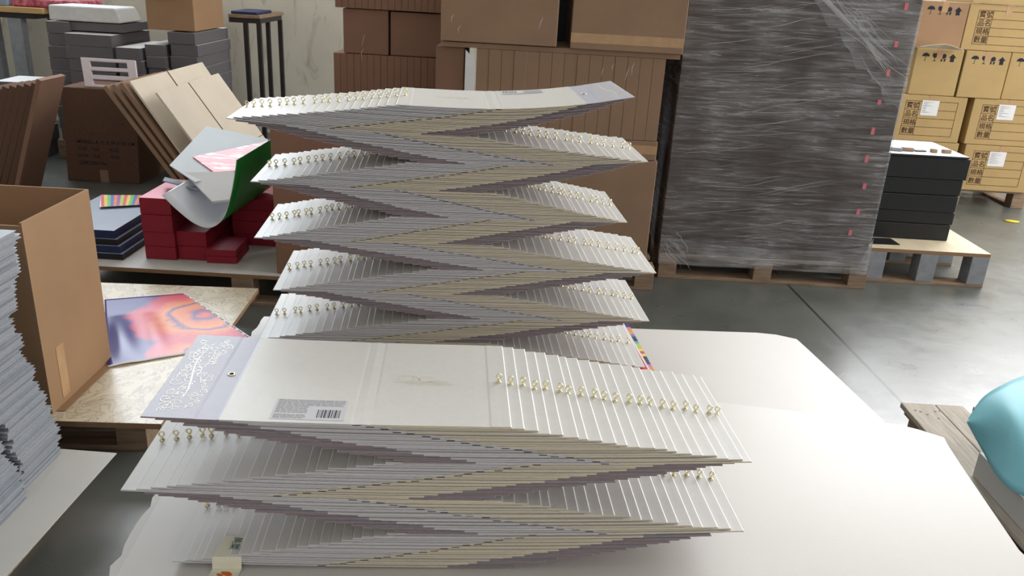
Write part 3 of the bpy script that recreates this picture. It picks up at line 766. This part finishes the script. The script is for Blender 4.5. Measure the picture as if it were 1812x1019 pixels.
# dark wrapped stack behind the gap
bk = thing('wrapped_stack', 'black film-wrapped stack in the gap between centre cartons and wrapped block', 'wrapped stack', (.30, 5.05, 0))
MB().box(0, .72, 0, .6, .10, 1.62).build('stack_body', [black_board], bk)
MB().box(.0, .72, 0, .6, 0, .099).build('base', [dark_metal], bk)
fk = MB(); rnd = random.Random(9)
for i in range(26):
    z = rnd.uniform(.3, 1.5); x = rnd.uniform(.35, .6); l = rnd.uniform(.03, .12); fk.ribbon([(x, z), (x+l*.5, z+l*.45), (x+l, z+l*.7)], [.0006, .003, .0006], 0, 0, Matrix.Translation((0, -.002, 0)) @ XZ)
fk.build('film_wrinkles', [paper_white], bk)

# ------------------------------------------------------------ centre cartons
pallet('wooden pallet under the centre cartons, left of the wrapped block', -.42, .755, 4.14, 4.95, .13, runner='x')
YC = 4.15
carton('large brown carton low on the centre pallet at its right end', .06, .705, YC, YC+.5, .132, .700, kraft, tp=None)
carton('large brown carton low on the centre pallet at its left end', -.42, .05, YC+.02, YC+.5, .132, .700, kraft, tp=None)
carton('flat brown carton layer with tape under the narrow centre boxes', -.41, .695, YC, YC+.5, .703, .800, kraft, tp='h')
def narrow_row(x0, x1, n, y0, y1, z0, z1, rowname, mats, grp):
    W = (x1-x0)/n
    proto = MB().box(0, W-.0016, 0, y1-y0, 0, z1-z0).mesh('narrow_carton', [mats])
    for i in range(n):
        o = bpy.data.objects.new('narrow_carton', proto); COL.objects.link(o); o.location = (x0+W*i, y0+random.uniform(0, .003), z0)
        tag(o, 'narrow brown carton standing upright in the %s row, %s from the left' % (rowname, nth(i+1)), 'carton', grp)
narrow_row(-.238, .690, 15, YC, YC+.45, .803, 1.205, 'centre', kraft, 'narrow cartons in the centre row')
# white panel and brown side pieces left of the row
o = MB().slab([(-.292, YC-.004, .803), (-.246, YC-.004, .803), (-.246, YC-.004, 1.155), (-.292, YC-.004, 1.196)], -.006).build('board_strip', [paper_white]); tag(o, 'narrow white board strip standing left of the centre carton row', 'board')
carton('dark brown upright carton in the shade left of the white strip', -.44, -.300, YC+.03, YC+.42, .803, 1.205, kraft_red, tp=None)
carton('big brown carton on top of the centre row, left one', -.415, .148, YC-.02, YC+.45, 1.234, 1.66, kraft, tp=None)
carton('big brown carton on top of the centre row, right one', .215, .762, YC-.02, YC+.47, 1.231, 1.66, kraft, tp='h')
carton('black backing box added to darken the gap between the two big top cartons', -.10, .60, 4.66, 5.0, 1.2065, 1.70, black_board, tp=None)  # added dark backing, so the gap reads black instead of showing the wall
o = MB().box(-.41, .755, YC, YC+.44, 1.2065, 1.2295).build('divider_board', [kraft]); tag(o, 'flat brown divider board between the centre row and the big cartons', 'board')
# back-left column
YB = 4.80
pallet('wooden pallet under the brown carton column behind the far folder stack', -1.08, -.47, YB+.01, YB+.6, .13)
carton('wide brown carton at the base of the rear left column', -1.085, -.475, YB, YB+.5, .132, .60, kraft_red, tp=None)
narrow_row(-1.088, -.475, 16, YB, YB+.45, .602, 1.083, 'lower rear', kraft_red, 'narrow cartons in the lower rear row')
carton('square brown carton, left of the pair above the lower rear row', -1.030, -.776, YB, YB+.4, 1.086, 1.326, kraft_red, tp=None)
carton('square brown carton, right of the pair above the lower rear row', -.766, -.480, YB+.01, YB+.4, 1.086, 1.322, kraft_red, tp=None)
narrow_row(-1.068, -.478, 16, YB-.02, YB+.42, 1.330, 1.60, 'upper rear', kraft_red, 'narrow cartons in the upper rear row')
# loose shreds of film on the cartons
fk = MB(); rnd = random.Random(4)
for (px, py) in ((800, 25), (812, 45), (640, 60), (1065, 120), (1085, 112), (1108, 118), (1120, 110), (955, 30), (640, 85)):
    yv = (YC-.024 if py < 70 and px > 700 else YC-.003) if px > 700 else YB-.003
    p0 = at_y(px, py, yv); l = rnd.uniform(.03, .07)
    fk.ribbon([(p0.x, p0.z-l), (p0.x+rnd.uniform(-.004, .012), p0.z-l*.4), (p0.x+rnd.uniform(.004, .02), p0.z)], [.0006, .0022, .0006], 0, 0, Matrix.Translation((0, yv, 0)) @ XZ)
tag(fk.build('film_shreds', [paper_white]), 'thin shreds of clear film clinging to the brown cartons', 'film', kind='stuff')

# ------------------------------------------------------------ low pallet at left with papers and red boards
pallet('low pallet with white board top carrying the red boards', -2.15, -.42, 3.625, 4.75, .158, top='ply', topmat=board_top, wm=wood, thick=.02, runner='x')
carton('tall brown carton behind the far folder stack, on the low pallet', -1.125, -.47, 3.66, 4.09, .160, .848, kraft_red, tp=None)
def red_stack(x0, y0, w_, d, hs, where, z=.1595, tilt=0):
    for i, h in enumerate(hs):
        o = MB().box(0, w_, 0, d, 0, h-.0015).build('red_board_pack', [red_board], None, (x0+random.uniform(-.004, .004), y0+random.uniform(-.003, .003), z), tilt, bevel=.002)
        tag(o, 'red board pack in the %s pile, %s from the bottom' % (where, nth(i+1)), 'board pack', 'red board packs'); z += h
    return z
zA = red_stack(-1.80, 3.76, .150, .40, [.065, .075, .085, .078], 'leftmost red')
zB = red_stack(-1.645, 3.78, .145, .36, [.07, .075], 'middle low red')
red_stack(-1.492, 3.75, .145, .22, [.035, .035], 'rightmost low red', tilt=.05)
red_stack(-1.63, 4.16, .15, .25, [.08, .08, .09, .05], 'back middle red')
red_stack(-1.46, 4.05, .24, .40, [.06, .07, .06, .06], 'back right red')
o = MB().slab([(-1.80, 3.765, zA+.003), (-1.652, 3.765, zA+.003), (-1.652, 4.12, zA+.003), (-1.80, 4.12, zA+.003)], .002).build('pink_sheet', [pink_top]); tag(o, 'pink printed sheet on top of the leftmost red pile', 'paper sheet')
# dark packs and rainbow sheet beside the big carton
zd = .1595
for i, h in enumerate((.03, .035, .03, .04)):
    o = MB().box(0, .36, 0, .62, 0, h-.001, 0, top=1).build('dark_board_pack', [blue_m if i % 2 else black_board, blue_grey], None, (-2.25-.015*i, 3.72+.012*i, zd), 0); zd += h
    tag(o, 'slate blue board pack left of the red piles, %s from the bottom' % nth(i+1), 'board pack', 'slate board packs')
rb = thing('rainbow_sheet', 'printed sheet with rainbow stripes behind the slate board packs', 'printed sheet', (-2.1, 4.3, .302))
rc_ = [S(220, 60, 60), S(235, 200, 60), S(90, 190, 70), S(60, 90, 180), S(230, 120, 60), S(150, 60, 150), S(180, 200, 60)]
rm = MB()
Q = [at_z(178, 345, .305), at_z(262, 345, .305), at_z(250, 362, .305), at_z(176, 366, .305)]
n = 14
for i in range(n):
    a = Q[0].lerp(Q[1], i/n); b = Q[0].lerp(Q[1], (i+1)/n); c = Q[3].lerp(Q[2], min(1, (i+1.6)/n)); d = Q[3].lerp(Q[2], min(1, (i+.6)/n))
    off = Vector((2.1, -4.3, -.302)); rm.add([tuple(q+off) for q in (d, c, b, a)], [(0, 1, 2, 3)], i % 7)
off = Vector((2.1, -4.3, -.302))
rm.build('stripes', [nmat('rainbow colour', c, .4) for c in rc_], rb)
MB().slab([tuple(q+off-Vector((0, 0, .0008))) for q in (Q[3], Q[2], Q[1], Q[0])], .001).build('paper', [paper_white], rb)

def curl_sheet(name, section, y0, y1, m_in, m_out, label, skew=0, lift=0, cat='paper sheet'):
    """section: [(x,z)] at the near edge, extruded to y1; upper material m_in, lower m_out"""
    # smooth resample
    P = [Vector((x, 0, z)) for x, z in section]; pts = []
    for i in range(len(P)-1):
        p0 = P[max(0, i-1)]; p1 = P[i]; p2 = P[i+1]; p3 = P[min(len(P)-1, i+2)]
        for k in range(8):
            t_ = k/8; pts.append(.5*((2*p1)+(-p0+p2)*t_+(2*p0-5*p1+4*p2-p3)*t_*t_+(-p0+3*p1-3*p2+p3)*t_**3))
    pts.append(P[-1]); n = len(pts); ny = 8; th = .003
    vs = []
    for s_ in (0, 1):
        for j in range(ny+1):
            q = j/ny
            for i, p_ in enumerate(pts):
                a = pts[max(0, i-1)]; b = pts[min(n-1, i+1)]; t_ = (b-a).normalized(); nn = Vector((t_.z, 0, -t_.x))
                v = p_+nn*th*s_; vs.append((v.x+skew*q, y0+(y1-y0)*q, v.z+lift*q))
    W_ = n; K = n*(ny+1); f1 = []; f2 = []
    for j in range(ny):
        for i in range(n-1):
            a = j*W_+i; f1.append((a, a+1, a+W_+1, a+W_)); f2.append((K+a, K+a+W_, K+a+W_+1, K+a+1))
    for i in range(n-1): f1.append((i, K+i, K+i+1, i+1)); a = ny*W_+i; f1.append((a, a+1, K+a+1, K+a))
    for j in range(ny): a = j*W_; f1.append((a, a+W_, K+a+W_, K+a)); a = j*W_+n-1; f1.append((a, K+a, K+a+W_, a+W_))
    mb = MB(); mb.v = vs; mb.f = f1+f2; mb.m = [0]*len(f1)+[1]*len(f2)
    return tag(mb.build(name, [m_in, m_out], smooth=True), label, cat)
Yq = 3.70
sec = [(at_y(x, y, Yq).x, at_y(x, y, Yq).z) for x, y in ((287, 345), (315, 372), (345, 395), (372, 402), (395, 385), (408, 345), (416, 300), (418, 283))]
curl_sheet('curled_sheet', sec, Yq, Yq+.50, nmat('glossy white sheet', S(214, 218, 226), .22, .6, .01), green_m, 'large curled sheet, white inside and green outside, over the red piles', skew=.10, lift=.06)
def flat(name, pix, y_or, th, m_, label, cat='paper sheet'):
    q = [at_y(x, y, yy) for (x, y, yy) in pix]
    return tag(MB().slab([tuple(p) for p in q], th).build(name, [m_]), label, cat)
def on_plane(pts, off, pix):
    a, b, c = pts; n_ = (b-a).cross(c-a).normalized()
    if n_.z < 0: n_ = -n_
    a = a+n_*off; out = []
    for x, y in pix:
        r = ray(x, y); out.append(EYE+r*((a-EYE).dot(n_)/r.dot(n_)))
    return out, n_
def tilted(name, pts, off, pix, th, m_, label, cat='paper sheet'):
    q, n_ = on_plane(pts, off, pix)
    return tag(MB().slab([tuple(p) for p in q], th, n=n_).build(name, [m_]), label, cat)
GP = [at_y(300, 292, 3.98), at_y(365, 223, 4.40), at_y(400, 300, 4.00)]
tilted('grey_board', GP, 0, ((300, 292), (330, 325), (478, 300), (478, 248), (365, 223)), .006, grey_sheet, 'light grey board tilted on top of the paper pile') if 0 else None
q_, n_ = on_plane(GP, 0, ((300, 292), (345, 322), (474, 292), (474, 246), (365, 223)))
lo_ = [p-n_*.006 for p in q_]
tag(MB().add([tuple(p) for p in lo_+q_], [(4, 3, 2, 1, 0), (5, 6, 7, 8, 9)]+[(i, (i+1) % 5, 5+(i+1) % 5, 5+i) for i in range(5)]).build('grey_board', [grey_sheet]), 'light grey board tilted on top of the paper pile', 'board')
WP = [at_y(325, 305, 3.93), at_y(375, 356, 3.76), at_y(416, 352, 3.77)]
tilted('white_board', WP, 0, ((325, 305), (375, 356), (414, 352), (414, 303)), .014, paper_white, 'white board lying inside the curled sheet below the grey board', 'board')
flat('blue_folder', ((288, 319, 3.90), (350, 335, 3.84), (354, 329, 3.95), (292, 313, 4.02)), 0, .006, blue_grey, 'blue grey folded sheet jutting out left under the white board')
# red and white wrapped prints
rw = bpy.data.materials.new('red and white print'); rw.use_nodes = True
nt = rw.node_tree; b_ = nt.nodes['Principled BSDF']; b_.inputs['Roughness'].default_value = .4; b_.inputs['Coat Weight'].default_value = .4
tcn = nt.nodes.new('ShaderNodeTexCoord'); wv = nt.nodes.new('ShaderNodeTexNoise'); mpn = nt.nodes.new('ShaderNodeMapping'); mpn.inputs['Rotation'].default_value = (0, 0, .9); mpn.inputs['Scale'].default_value = (1, 6, 1)
nt.links.new(tcn.outputs['Object'], mpn.inputs[0]); nt.links.new(mpn.outputs[0], wv.inputs[0]); wv.inputs['Scale'].default_value = 9; wv.inputs['Detail'].default_value = 5
crn_ = nt.nodes.new('ShaderNodeValToRGB'); crn_.color_ramp.elements[0].position = .53; crn_.color_ramp.elements[1].position = .58
crn_.color_ramp.elements[0].color = (*S(212, 30, 40), 1); crn_.color_ramp.elements[1].color = (*S(228, 214, 214), 1)
nt.links.new(wv.outputs[0], crn_.inputs[0]); nt.links.new(crn_.outputs[0], b_.inputs['Base Color'])
tilted('wrapped_print', GP, .006, ((341, 277), (378, 304), (468, 300), (472, 250)), .005, rw, 'red and white print in glossy wrap on the paper pile', 'print')

# leaning cartons and stacks at the back left
def lean_slab(x0, dx, z1, y0, y1, th, m_, label, name='flat_carton', z0=0, group=None, parts=False):
    t = thing(name, label, 'flat carton', (x0, y0, z0), 0, group)
    H = z1-z0; L_ = math.hypot(dx, H); nx, nz = H/L_, -dx/L_       # normal pointing +x
    a = [(0, 0, 0), (dx, 0, H), (dx, y1-y0, H), (0, y1-y0, 0)]
    sg = 1
    b = [(p[0]+nx*th*sg, p[1], p[2]+nz*th*sg) for p in a]
    mb = MB().hexa([a[0], b[0], b[3], a[3], a[1], b[1], b[2], a[2]])
    mb.build('board', [m_, kraft_dark], t)
    if parts:
        c = MB(); D = y1-y0; e = .0006
        def pt(s_, d): return (dx*s_+nx*(th+e), d, H*s_+nz*(th+e))
        for s_ in (.40, .44): c.add([pt(s_-.004, 0), pt(s_-.004, D), pt(s_+.004, D), pt(s_+.004, 0)], [(0, 1, 2, 3)], 0)
        c.add([pt(.44, D*.46), pt(.44, D*.475), pt(1, D*.475), pt(1, D*.46)], [(0, 1, 2, 3)], 1)
        c.build('creases', [kraft, kraft_dark], t)
    return t
for i in range(7):
    lean_slab(-3.665+.047*i, .30, .71+.008*i, 5.20, 5.50, .040, kraft_dark, 'brown flat carton leaning right at the left edge, %s from the left' % nth(i+1), group='brown flat cartons leaning at left')
lean_slab(-3.322, .285, .785, 5.18, 5.47, .030, kraft_red, 'thick brown flat carton leaning beside the lettered carton')
for i in range(3):
    lean_slab(-1.925-.05*i, -.53, .80-.012*i, 5.04, 5.75, .026, kraft, 'brown flat carton leaning left behind the paper pile, %s from the right' % nth(i+1), group='brown flat cartons leaning by the pale ones')
lean_slab(-1.69, -.53, .765, 5.0, 6.05, .012, kraft_pale, 'pale unfolded carton leaning frontmost behind the paper pile', parts=True)
lean_slab(-1.875, -.53, .815, 5.06, 6.24, .012, kraft_pale, 'pale unfolded carton leaning just behind the frontmost one', parts=True)

# lettered carton with the white rack
lc = thing('lettered_carton', 'old brown carton with black lettering at the back left', 'carton', (-3.235, 5.72, 0))
bd = MB().hexa([(0, 0, 0), (.52, 0, 0), (.52, .42, 0), (0, .42, 0), (.03, .02, .66), (.55, .02, .66), (.55, .40, .66), (.03, .40, .66)]).build('box_body', [kraft_dark], lc, bevel=.006)
for s_, x, z in (('MODEL: A 12 X 30 X 30 CM', .10, .275), ('G.W.  15.0        KGS', .10, .225), ('N.W.  13.0        KGS', .10, .175), ('CARTON No.', .10, .125)):
    v_, f_ = text_geo(s_, .034); MB().add(v_, f_, 0, Matrix.Translation((x, z*.03-.0012, z)) @ XZ).build('lettering', [black_ink], lc)
MB().box(.24, .30, -.001, .0, .0, .09).build('tape', [kraft], lc)
rk = thing('slotted_rack', 'white plastic slotted rack standing on the lettered carton', 'rack', (-3.12, 5.80, .661)); rk.rotation_euler = (math.radians(-18), 0, 0)
r_ = MB()
def tb(xa, xb, za, zb): # tapered frame pieces
    r_.box(xa, xb, 0, .02, za, zb)
sk = lambda z: .10*(1-z/.20)
def piece(a, b, z0, z1):
    r_.hexa([(a(z0), 0, z0), (b(z0), 0, z0), (b(z0), .02, z0), (a(z0), .02, z0), (a(z1), 0, z1), (b(z1), 0, z1), (b(z1), .02, z1), (a(z1), .02, z1)])
lx = lambda z: .06-.30*z*.2; rx = lambda z: .44-.06*z/.2-.02
piece(lambda z: .055-.2*z, lambda z: .115-.2*z, 0, .20); piece(lambda z: .375-.2*z, lambda z: .43-.2*z*.8, 0, .20)
for z0, z1 in ((0, .018), (.055, .085), (.115, .140), (.178, .20)): piece(lambda z: .110-.2*z, lambda z: .380-.2*z, z0, z1)
r_.build('rack_panel', [white_plastic], rk, bevel=.003)

# grey board stacks
pallet('low pallet under the grey board stacks at the back left', -3.66, -2.48, 6.40, 7.3, .14)
def gstack(x0, x1, y0, y1, ztop, name_, lit=0):
    n_ = max(3, round((ztop-.145)/.09)); h = (ztop-.145)/n_
    for i in range(n_):
        o = MB().box(0, x1-x0, 0, y1-y0, 0, h-.003, 0, top=1).build('board_bundle', [board_grey, board_top], None, (x0+random.uniform(-.008, .008), y0+random.uniform(-.008, .008), .1415+h*i), random.uniform(-.01, .01), bevel=.003)
        tag(o, 'bundle of grey boards in the %s stack at back left, %s from its top' % (name_, nth(n_-i)), 'board bundle', 'grey board bundles at the back left')
gstack(-3.62, -3.455, 6.40, 7.05, 1.045, 'leftmost'); gstack(-3.43, -3.08, 6.30, 6.95, .975, 'second'); gstack(-3.05, -2.865, 6.28, 6.9, .895, 'third'); gstack(-2.845, -2.70, 6.32, 6.95, .925, 'fourth'); gstack(-2.68, -2.475, 6.36, 7.08, 1.02, 'rightmost')
o = MB().hexa([(-3.60, 6.42, 1.047), (-3.06, 6.42, 1.047), (-3.06, 6.80, 1.047), (-3.60, 6.80, 1.047), (-3.60, 6.43, 1.155), (-3.10, 6.43, 1.155), (-3.10, 6.78, 1.155), (-3.60, 6.78, 1.155)]).build('foam_block', [foam_white], bevel=.012); tag(o, 'white foam block lying on the leftmost grey board stack', 'foam block')
o = MB().box(-3.455, -3.06, 6.44, 6.9, .979, 1.040).build('grey_board_pack', [board_grey]); tag(o, 'grey board pack under the right half of the white foam block', 'board pack')
oc = carton('brown open carton standing on the rightmost grey board stack', -2.83, -2.475, 6.36, 6.98, 1.025, 1.42, kraft_box, tp=None)
MB().slab([(-.10, -.005, .265), (.26, -.05, .245), (.26, .0, .285), (-.10, .05, .30)], .006).build('flap', [kraft_box], oc)
# white topped small stack and dark pieces at far left
for i in range(5):
    o = MB().box(0, .24, 0, .35, 0, .118, 0, top=1).build('board_bundle', [board_grey, paper_white], None, (-3.97+.01*(i % 2), 6.22, .0+.12*i), .05, bevel=.003); tag(o, 'grey bundle in the small white-topped stack at far left, %s from the floor' % nth(i+1), 'board bundle', 'small stack at far left')
for i in range(4):
    o = MB().hexa([(-4.15+.09*i, 5.98, .0), (-4.11+.09*i, 5.98, 0), (-4.11+.09*i, 6.15, 0), (-4.15+.09*i, 6.15, 0), (-4.08+.09*i, 5.98, .52-.01*i), (-4.04+.09*i, 5.98, .52-.01*i), (-4.04+.09*i, 6.15, .53-.01*i), (-4.08+.09*i, 6.15, .53-.01*i)]).build('leaning_board', [blue_m]); tag(o, 'dark blue panel leaning at the far left, %s from the left' % nth(i+1), 'panel', 'dark blue leaning panels')

# work table at the far left
tb_ = thing('work_table', 'wooden-edged work table at the far upper left', 'table', (-4.9, 6.95, 0))
MB().box(0, .96, 0, .8, 1.045, 1.09).build('tabletop', [wood_table], tb_, bevel=.004)
MB().box(.05, .86, .04, .7, 1.0, 1.044).build('apron', [dark_metal], tb_)
for x, y in ((.64, .03), (.64, .62), (.06, .03), (.06, .62)): MB().box(x, x+.11, y, y+.08, 0, 1.0).build('leg', [steel], tb_)
o = MB().box(-4.22, -3.66, 7.0, 7.4, 1.1235, 1.19).build('wrapper_pack', [red_pack], bevel=.015)
o.location.z = -.032; tag(o, 'crimson wrapped pack on the work table at upper left', 'package')
o = MB().box(-4.50, -4.24, 6.98, 7.3, 1.091, 1.16).build('blue_pack', [blue_grey], bevel=.01); tag(o, 'pale blue pack at the left end of the work table', 'package')
# metal frame table
mt = thing('metal_frame_table', 'dark metal frame table against the plaster wall', 'table', (-2.46, 7.05, 0))
MB().box(0, .26, 0, .7, 1.10, 1.125).build('tabletop', [wood], mt)
MB().box(0.0, .26, .01, .04, 1.06, 1.099).build('rail', [dark_metal], mt); MB().box(.225, .255, .05, .65, 1.06, 1.099).build('rail', [dark_metal], mt)
for x, y in ((.115, .01), (.225, .01), (.115, .62), (.225, .62)): MB().box(x, x+.034, y, y+.034, 0, 1.06).build('leg', [dark_metal], mt)
o = MB().box(-2.45, -2.23, 7.08, 7.5, 1.126, 1.15).build('blue_tray', [blue_m], bevel=.01); tag(o, 'dark blue tray on the metal frame table', 'tray')

# ------------------------------------------------------------ plywood pallet, colour print, open carton
stain = nmat('stained plywood', S(212, 200, 176), .32, .5, .04, 5, .1, 60)
nt = stain.node_tree; N = nt.nodes; Lk = nt.links; b_ = N['Principled BSDF']; src = b_.inputs['Base Color'].links[0].from_socket
tcn = N.new('ShaderNodeTexCoord'); nz = N.new('ShaderNodeTexNoise'); nz.inputs['Scale'].default_value = 7; nz.inputs['Detail'].default_value = 6; nz.inputs['Distortion'].default_value = 2.5
Lk.new(tcn.outputs['Object'], nz.inputs[0]); cr = N.new('ShaderNodeValToRGB'); e = cr.color_ramp.elements
e[0].position = .47; e[0].color = (0, 0, 0, 1); e[1].position = .50; e[1].color = (.8, .8, .8, 1); k = e.new(.53); k.color = (0, 0, 0, 1); k2 = e.new(.60); k2.color = (.45, .45, .45, 1); k3 = e.new(.63); k3.color = (0, 0, 0, 1)
Lk.new(nz.outputs[0], cr.inputs[0]); mx = N.new('ShaderNodeMix'); mx.data_type = 'RGBA'; Lk.new(cr.outputs[0], mx.inputs[0]); Lk.new(src, mx.inputs[6]); mx.inputs[7].default_value = (*S(150, 136, 112), 1); Lk.new(mx.outputs[2], b_.inputs['Base Color'])
pp = pallet('plywood-topped pallet at left with stain swirls, under the big open carton', -2.50, -1.085, 2.18, 3.38, .16, rz=math.radians(3.0), top='ply', topmat=stain, thick=.02, runner='x', inset=.09)
ar = thing('colour_print', 'glossy orange and purple print sheet on the plywood pallet', 'printed sheet', (-1.26, 2.97, .1625))
aq = [at_z(190, 650, .164), at_z(455, 604, .164), at_z(328, 519, .164), at_z(185, 530, .164)]
c0 = Vector((-1.26, 2.97, .1625))
def arf(u, v): p_ = aq[0]*(1-u)*(1-v)+aq[1]*u*(1-v)+aq[2]*u*v+aq[3]*(1-u)*v; return p_-c0
am = MB(); vs = []; fs = []; nx, ny = 40, 50
for j in range(ny+1):
    for i in range(nx+1):
        u, v = i/nx, j/ny; p_ = arf(u, v)
        hgt = (.016*math.exp(-((u-.12)/.09)**2)+.008*math.exp(-((u-.34-.12*v)/.07)**2)*(1-.4*v))*math.sin(math.pi*min(1, v*1.3+.08))
        vs.append((p_.x, p_.y, max(.0012, .0012+hgt)))
am2 = []
for j in range(ny):
    for i in range(nx): a = j*(nx+1)+i; fs.append((a, a+1, a+nx+2, a+nx+1)); am2.append(1 if (i == nx-1 or j == 0) else 0)
am.v = vs; am.f = fs; am.m = am2
ao = am.build('print', [art_m, paper_white], ar, smooth=True); so = ao.modifiers.new('thick', 'SOLIDIFY'); so.thickness = .0008; so.offset = 1
cb = MB()
for i in range(36):
    if i % 3 == 2: continue
    a = arf(.978, i/36); b = arf(.978, (i+.7)/36); c = arf(.99, (i+.7)/36); d = arf(.99, i/36)
    cb.add([(a.x, a.y, .0025), (d.x, d.y, .0025), (c.x, c.y, .0025), (b.x, b.y, .0025)], [(0, 1, 2, 3)])
cb.build('colour_bar', [blue_m], ar)
# open carton: four walls, thin
bc = thing('open_carton', 'large open brown carton on the plywood pallet behind the booklets', 'carton', (-1.443, 2.275, .1615), math.radians(1.0))
Wc, Dc, Hc, tc_ = .80, .405, .635, .007
MB().box(-tc_, 0, 0, Dc, 0, Hc).build('side_wall', [kraft_box], bc); MB().box(-Wc, -Wc+tc_, 0, Dc, 0, Hc).build('side_wall', [kraft_box], bc)
MB().box(-Wc+tc_, -tc_, Dc-tc_, Dc, 0, Hc).build('back_wall', [kraft_box], bc); MB().box(-Wc+tc_, -tc_, 0, tc_, 0, Hc-.01).build('front_wall', [kraft_box], bc)
MB().box(-Wc+tc_, -tc_, tc_, Dc-tc_, 0, .006).build('bottom', [kraft_box], bc)
MB().box(.0004, .0012, .07, .115, .02, .20).build('tape', [tape], bc)
MB().slab([(.0, .02, .0), (.0, Dc-.0, .0), (.03, Dc-.0, -.0005+.002), (.03, .02, .002)][::-1], .001).build('lower_flap', [kraft_box], bc)

# ------------------------------------------------------------ booklets at the left front
lt = pallet('low pallet holding the white booklets at lower left', -2.2, -1.25, 1.32, 2.04, .150, wm=wood, top='slat', inset=.03)
def lsheet(u, v):
    x, y = bil([(-2.28, 1.22), (-1.165, 1.22), (-1.150, 2.085), (-2.28, 2.12)])(u, v)
    return x, y
big_sheet('grey_board_sheet', lsheet, 20, 10, .003, nmat('dull white board', S(196, 194, 190), .5, .35, .02, 8), 'grey-white board sheet under the booklet piles at lower left', lambda x, y: .156+.0*x)
def booklet_pile(x1, y0, y1, n, h, where, seed, zs=.157):
    rnd = random.Random(seed)
    z = zs
    for i in range(n):
        t_ = h*rnd.uniform(.8, 1.2); q = i/n
        dx = .030*math.sin(q*7+seed)+.02*(1 if q > .55 else 0)*(-1)+rnd.uniform(-.006, .006)
        dy = rnd.uniform(-.006, .006)-(.012 if i % 9 < 4 else 0)
        L_ = .34
        bk_ = MB(); pg = 1 if rnd.random() > .25 else 2
        bk_.box(-L_, 0, 0, y1-y0, 0, t_*.12, 0); bk_.box(-L_+.002, -.003, .003, y1-y0-.003, t_*.12, t_*.86, pg); bk_.box(-L_, 0, 0, y1-y0, t_*.86, t_*.97, 0)
        o = bk_.build('booklet', [booklet_cov, booklet_pg, booklet_alt], None, (x1+dx, y0+dy, z), rnd.uniform(-.008, .008))
        tag(o, 'pale booklet in the %s pile at lower left, %s from its top' % (where, nth(n-i)), 'booklet', 'booklets in the %s pile' % where); z += t_
    return z
booklet_pile(-1.335, 1.885, 2.075, 61, .0113, 'rear', 1)
booklet_pile(-1.310, 1.56, 1.865, 50, .0105, 'front', 2)

# ------------------------------------------------------------ pallet, board pack and cyan sheet at right
rp = thing('weathered_pallet', 'weathered grey wooden pallet on the floor at lower right', 'pallet', (1.47, 1.45, 0))
for (x, w_) in ((0, .125), (.128, .105), (.27, .11), (.42, .11)):
    MB().box(x, x+w_, 0, 1.28, .122, .142).build('deck_board', [wood_grey], rp, bevel=.003)
for y in (.02, .60, 1.16):
    for x in (.035, .42): MB().box(x, x+.10, y, y+.10, .02, .104).build('block', [wood], rp, bevel=.002)
    MB().box(.012, .53, y, y+.10, .104, .1215).build('stringer', [wood], rp)
for x in (.035, .42): MB().box(x, x+.10, 0, 1.28, 0, .019).build('runner', [wood], rp)
nl = MB()
for (px, py) in ((1620, 726), (1629, 728), (1641, 733), (1655, 728), (1663, 727), (1661, 740)):
    p_ = at_z(px, py, .1425); nl.lathe([(.005, 0), (.005, .0008)], 8, 0, Matrix.Translation((p_.x-1.47, p_.y-1.45, .1421)))
nl.build('nail_heads', [dark_metal], rp)
bp_ = tag(MB().box(0, .6, 0, .80, 0, .085, 0, top=1).build('white_board_pack', [nmat('white board edges', S(190, 188, 184), .7, .3, .05, 50, stretch=(1, 1, 20)), paper_white], None, (1.497, 1.455, .143), 0, bevel=.002), 'pack of white boards on the weathered pallet under the cyan sheet', 'board pack')
vs = []; fs = []; nx, ny = 22, 18
for j in range(ny+1):
    for i in range(nx+1):
        u, v = i/nx, j/ny
        def cr(P, q):
            q = min(q*(len(P)-1), len(P)-1.0001); k = int(q); f = q-k; p0, p1, p2, p3 = P[max(0, k-1)], P[k], P[k+1], P[min(len(P)-1, k+2)]
            return .5*((2*p1)+(-p0+p2)*f+(2*p0-5*p1+4*p2-p3)*f*f+(-p0+3*p1-3*p2+p3)*f**3)
        TP = [at_y(1710, 746, 2.29), at_y(1738, 704, 2.36), at_y(1775, 680, 2.42), at_y(1815, 664, 2.50), at_y(1880, 648, 2.56), at_y(1960, 640, 2.6)]
        BP = [at_y(1710, 746, 2.29), at_z(1738, 797, .246), at_z(1764, 842, .240), at_z(1800, 872, .238), at_z(1880, 900, .238), at_z(1960, 930, .238)]
        top = cr(TP, u); bot = cr(BP, u)
        p_ = bot*(1-v)+top*v; bul = math.sin(math.pi*v)
        vs.append((p_.x-.02*bul*u, p_.y-.10*bul*min(1, u*3), p_.z+.05*bul*min(1, u*3)))
for j in range(ny):
    for i in range(nx): a = j*(nx+1)+i; fs.append((a, a+1, a+nx+2, a+nx+1))
cy = MB().add(vs, fs).build('cyan_sheet', [cyan_m], smooth=True); so = cy.modifiers.new('thick', 'SOLIDIFY'); so.thickness = .003; so.offset = -1
tag(cy, 'cyan blue paper sheet bulging over the white board pack at right edge', 'paper sheet')
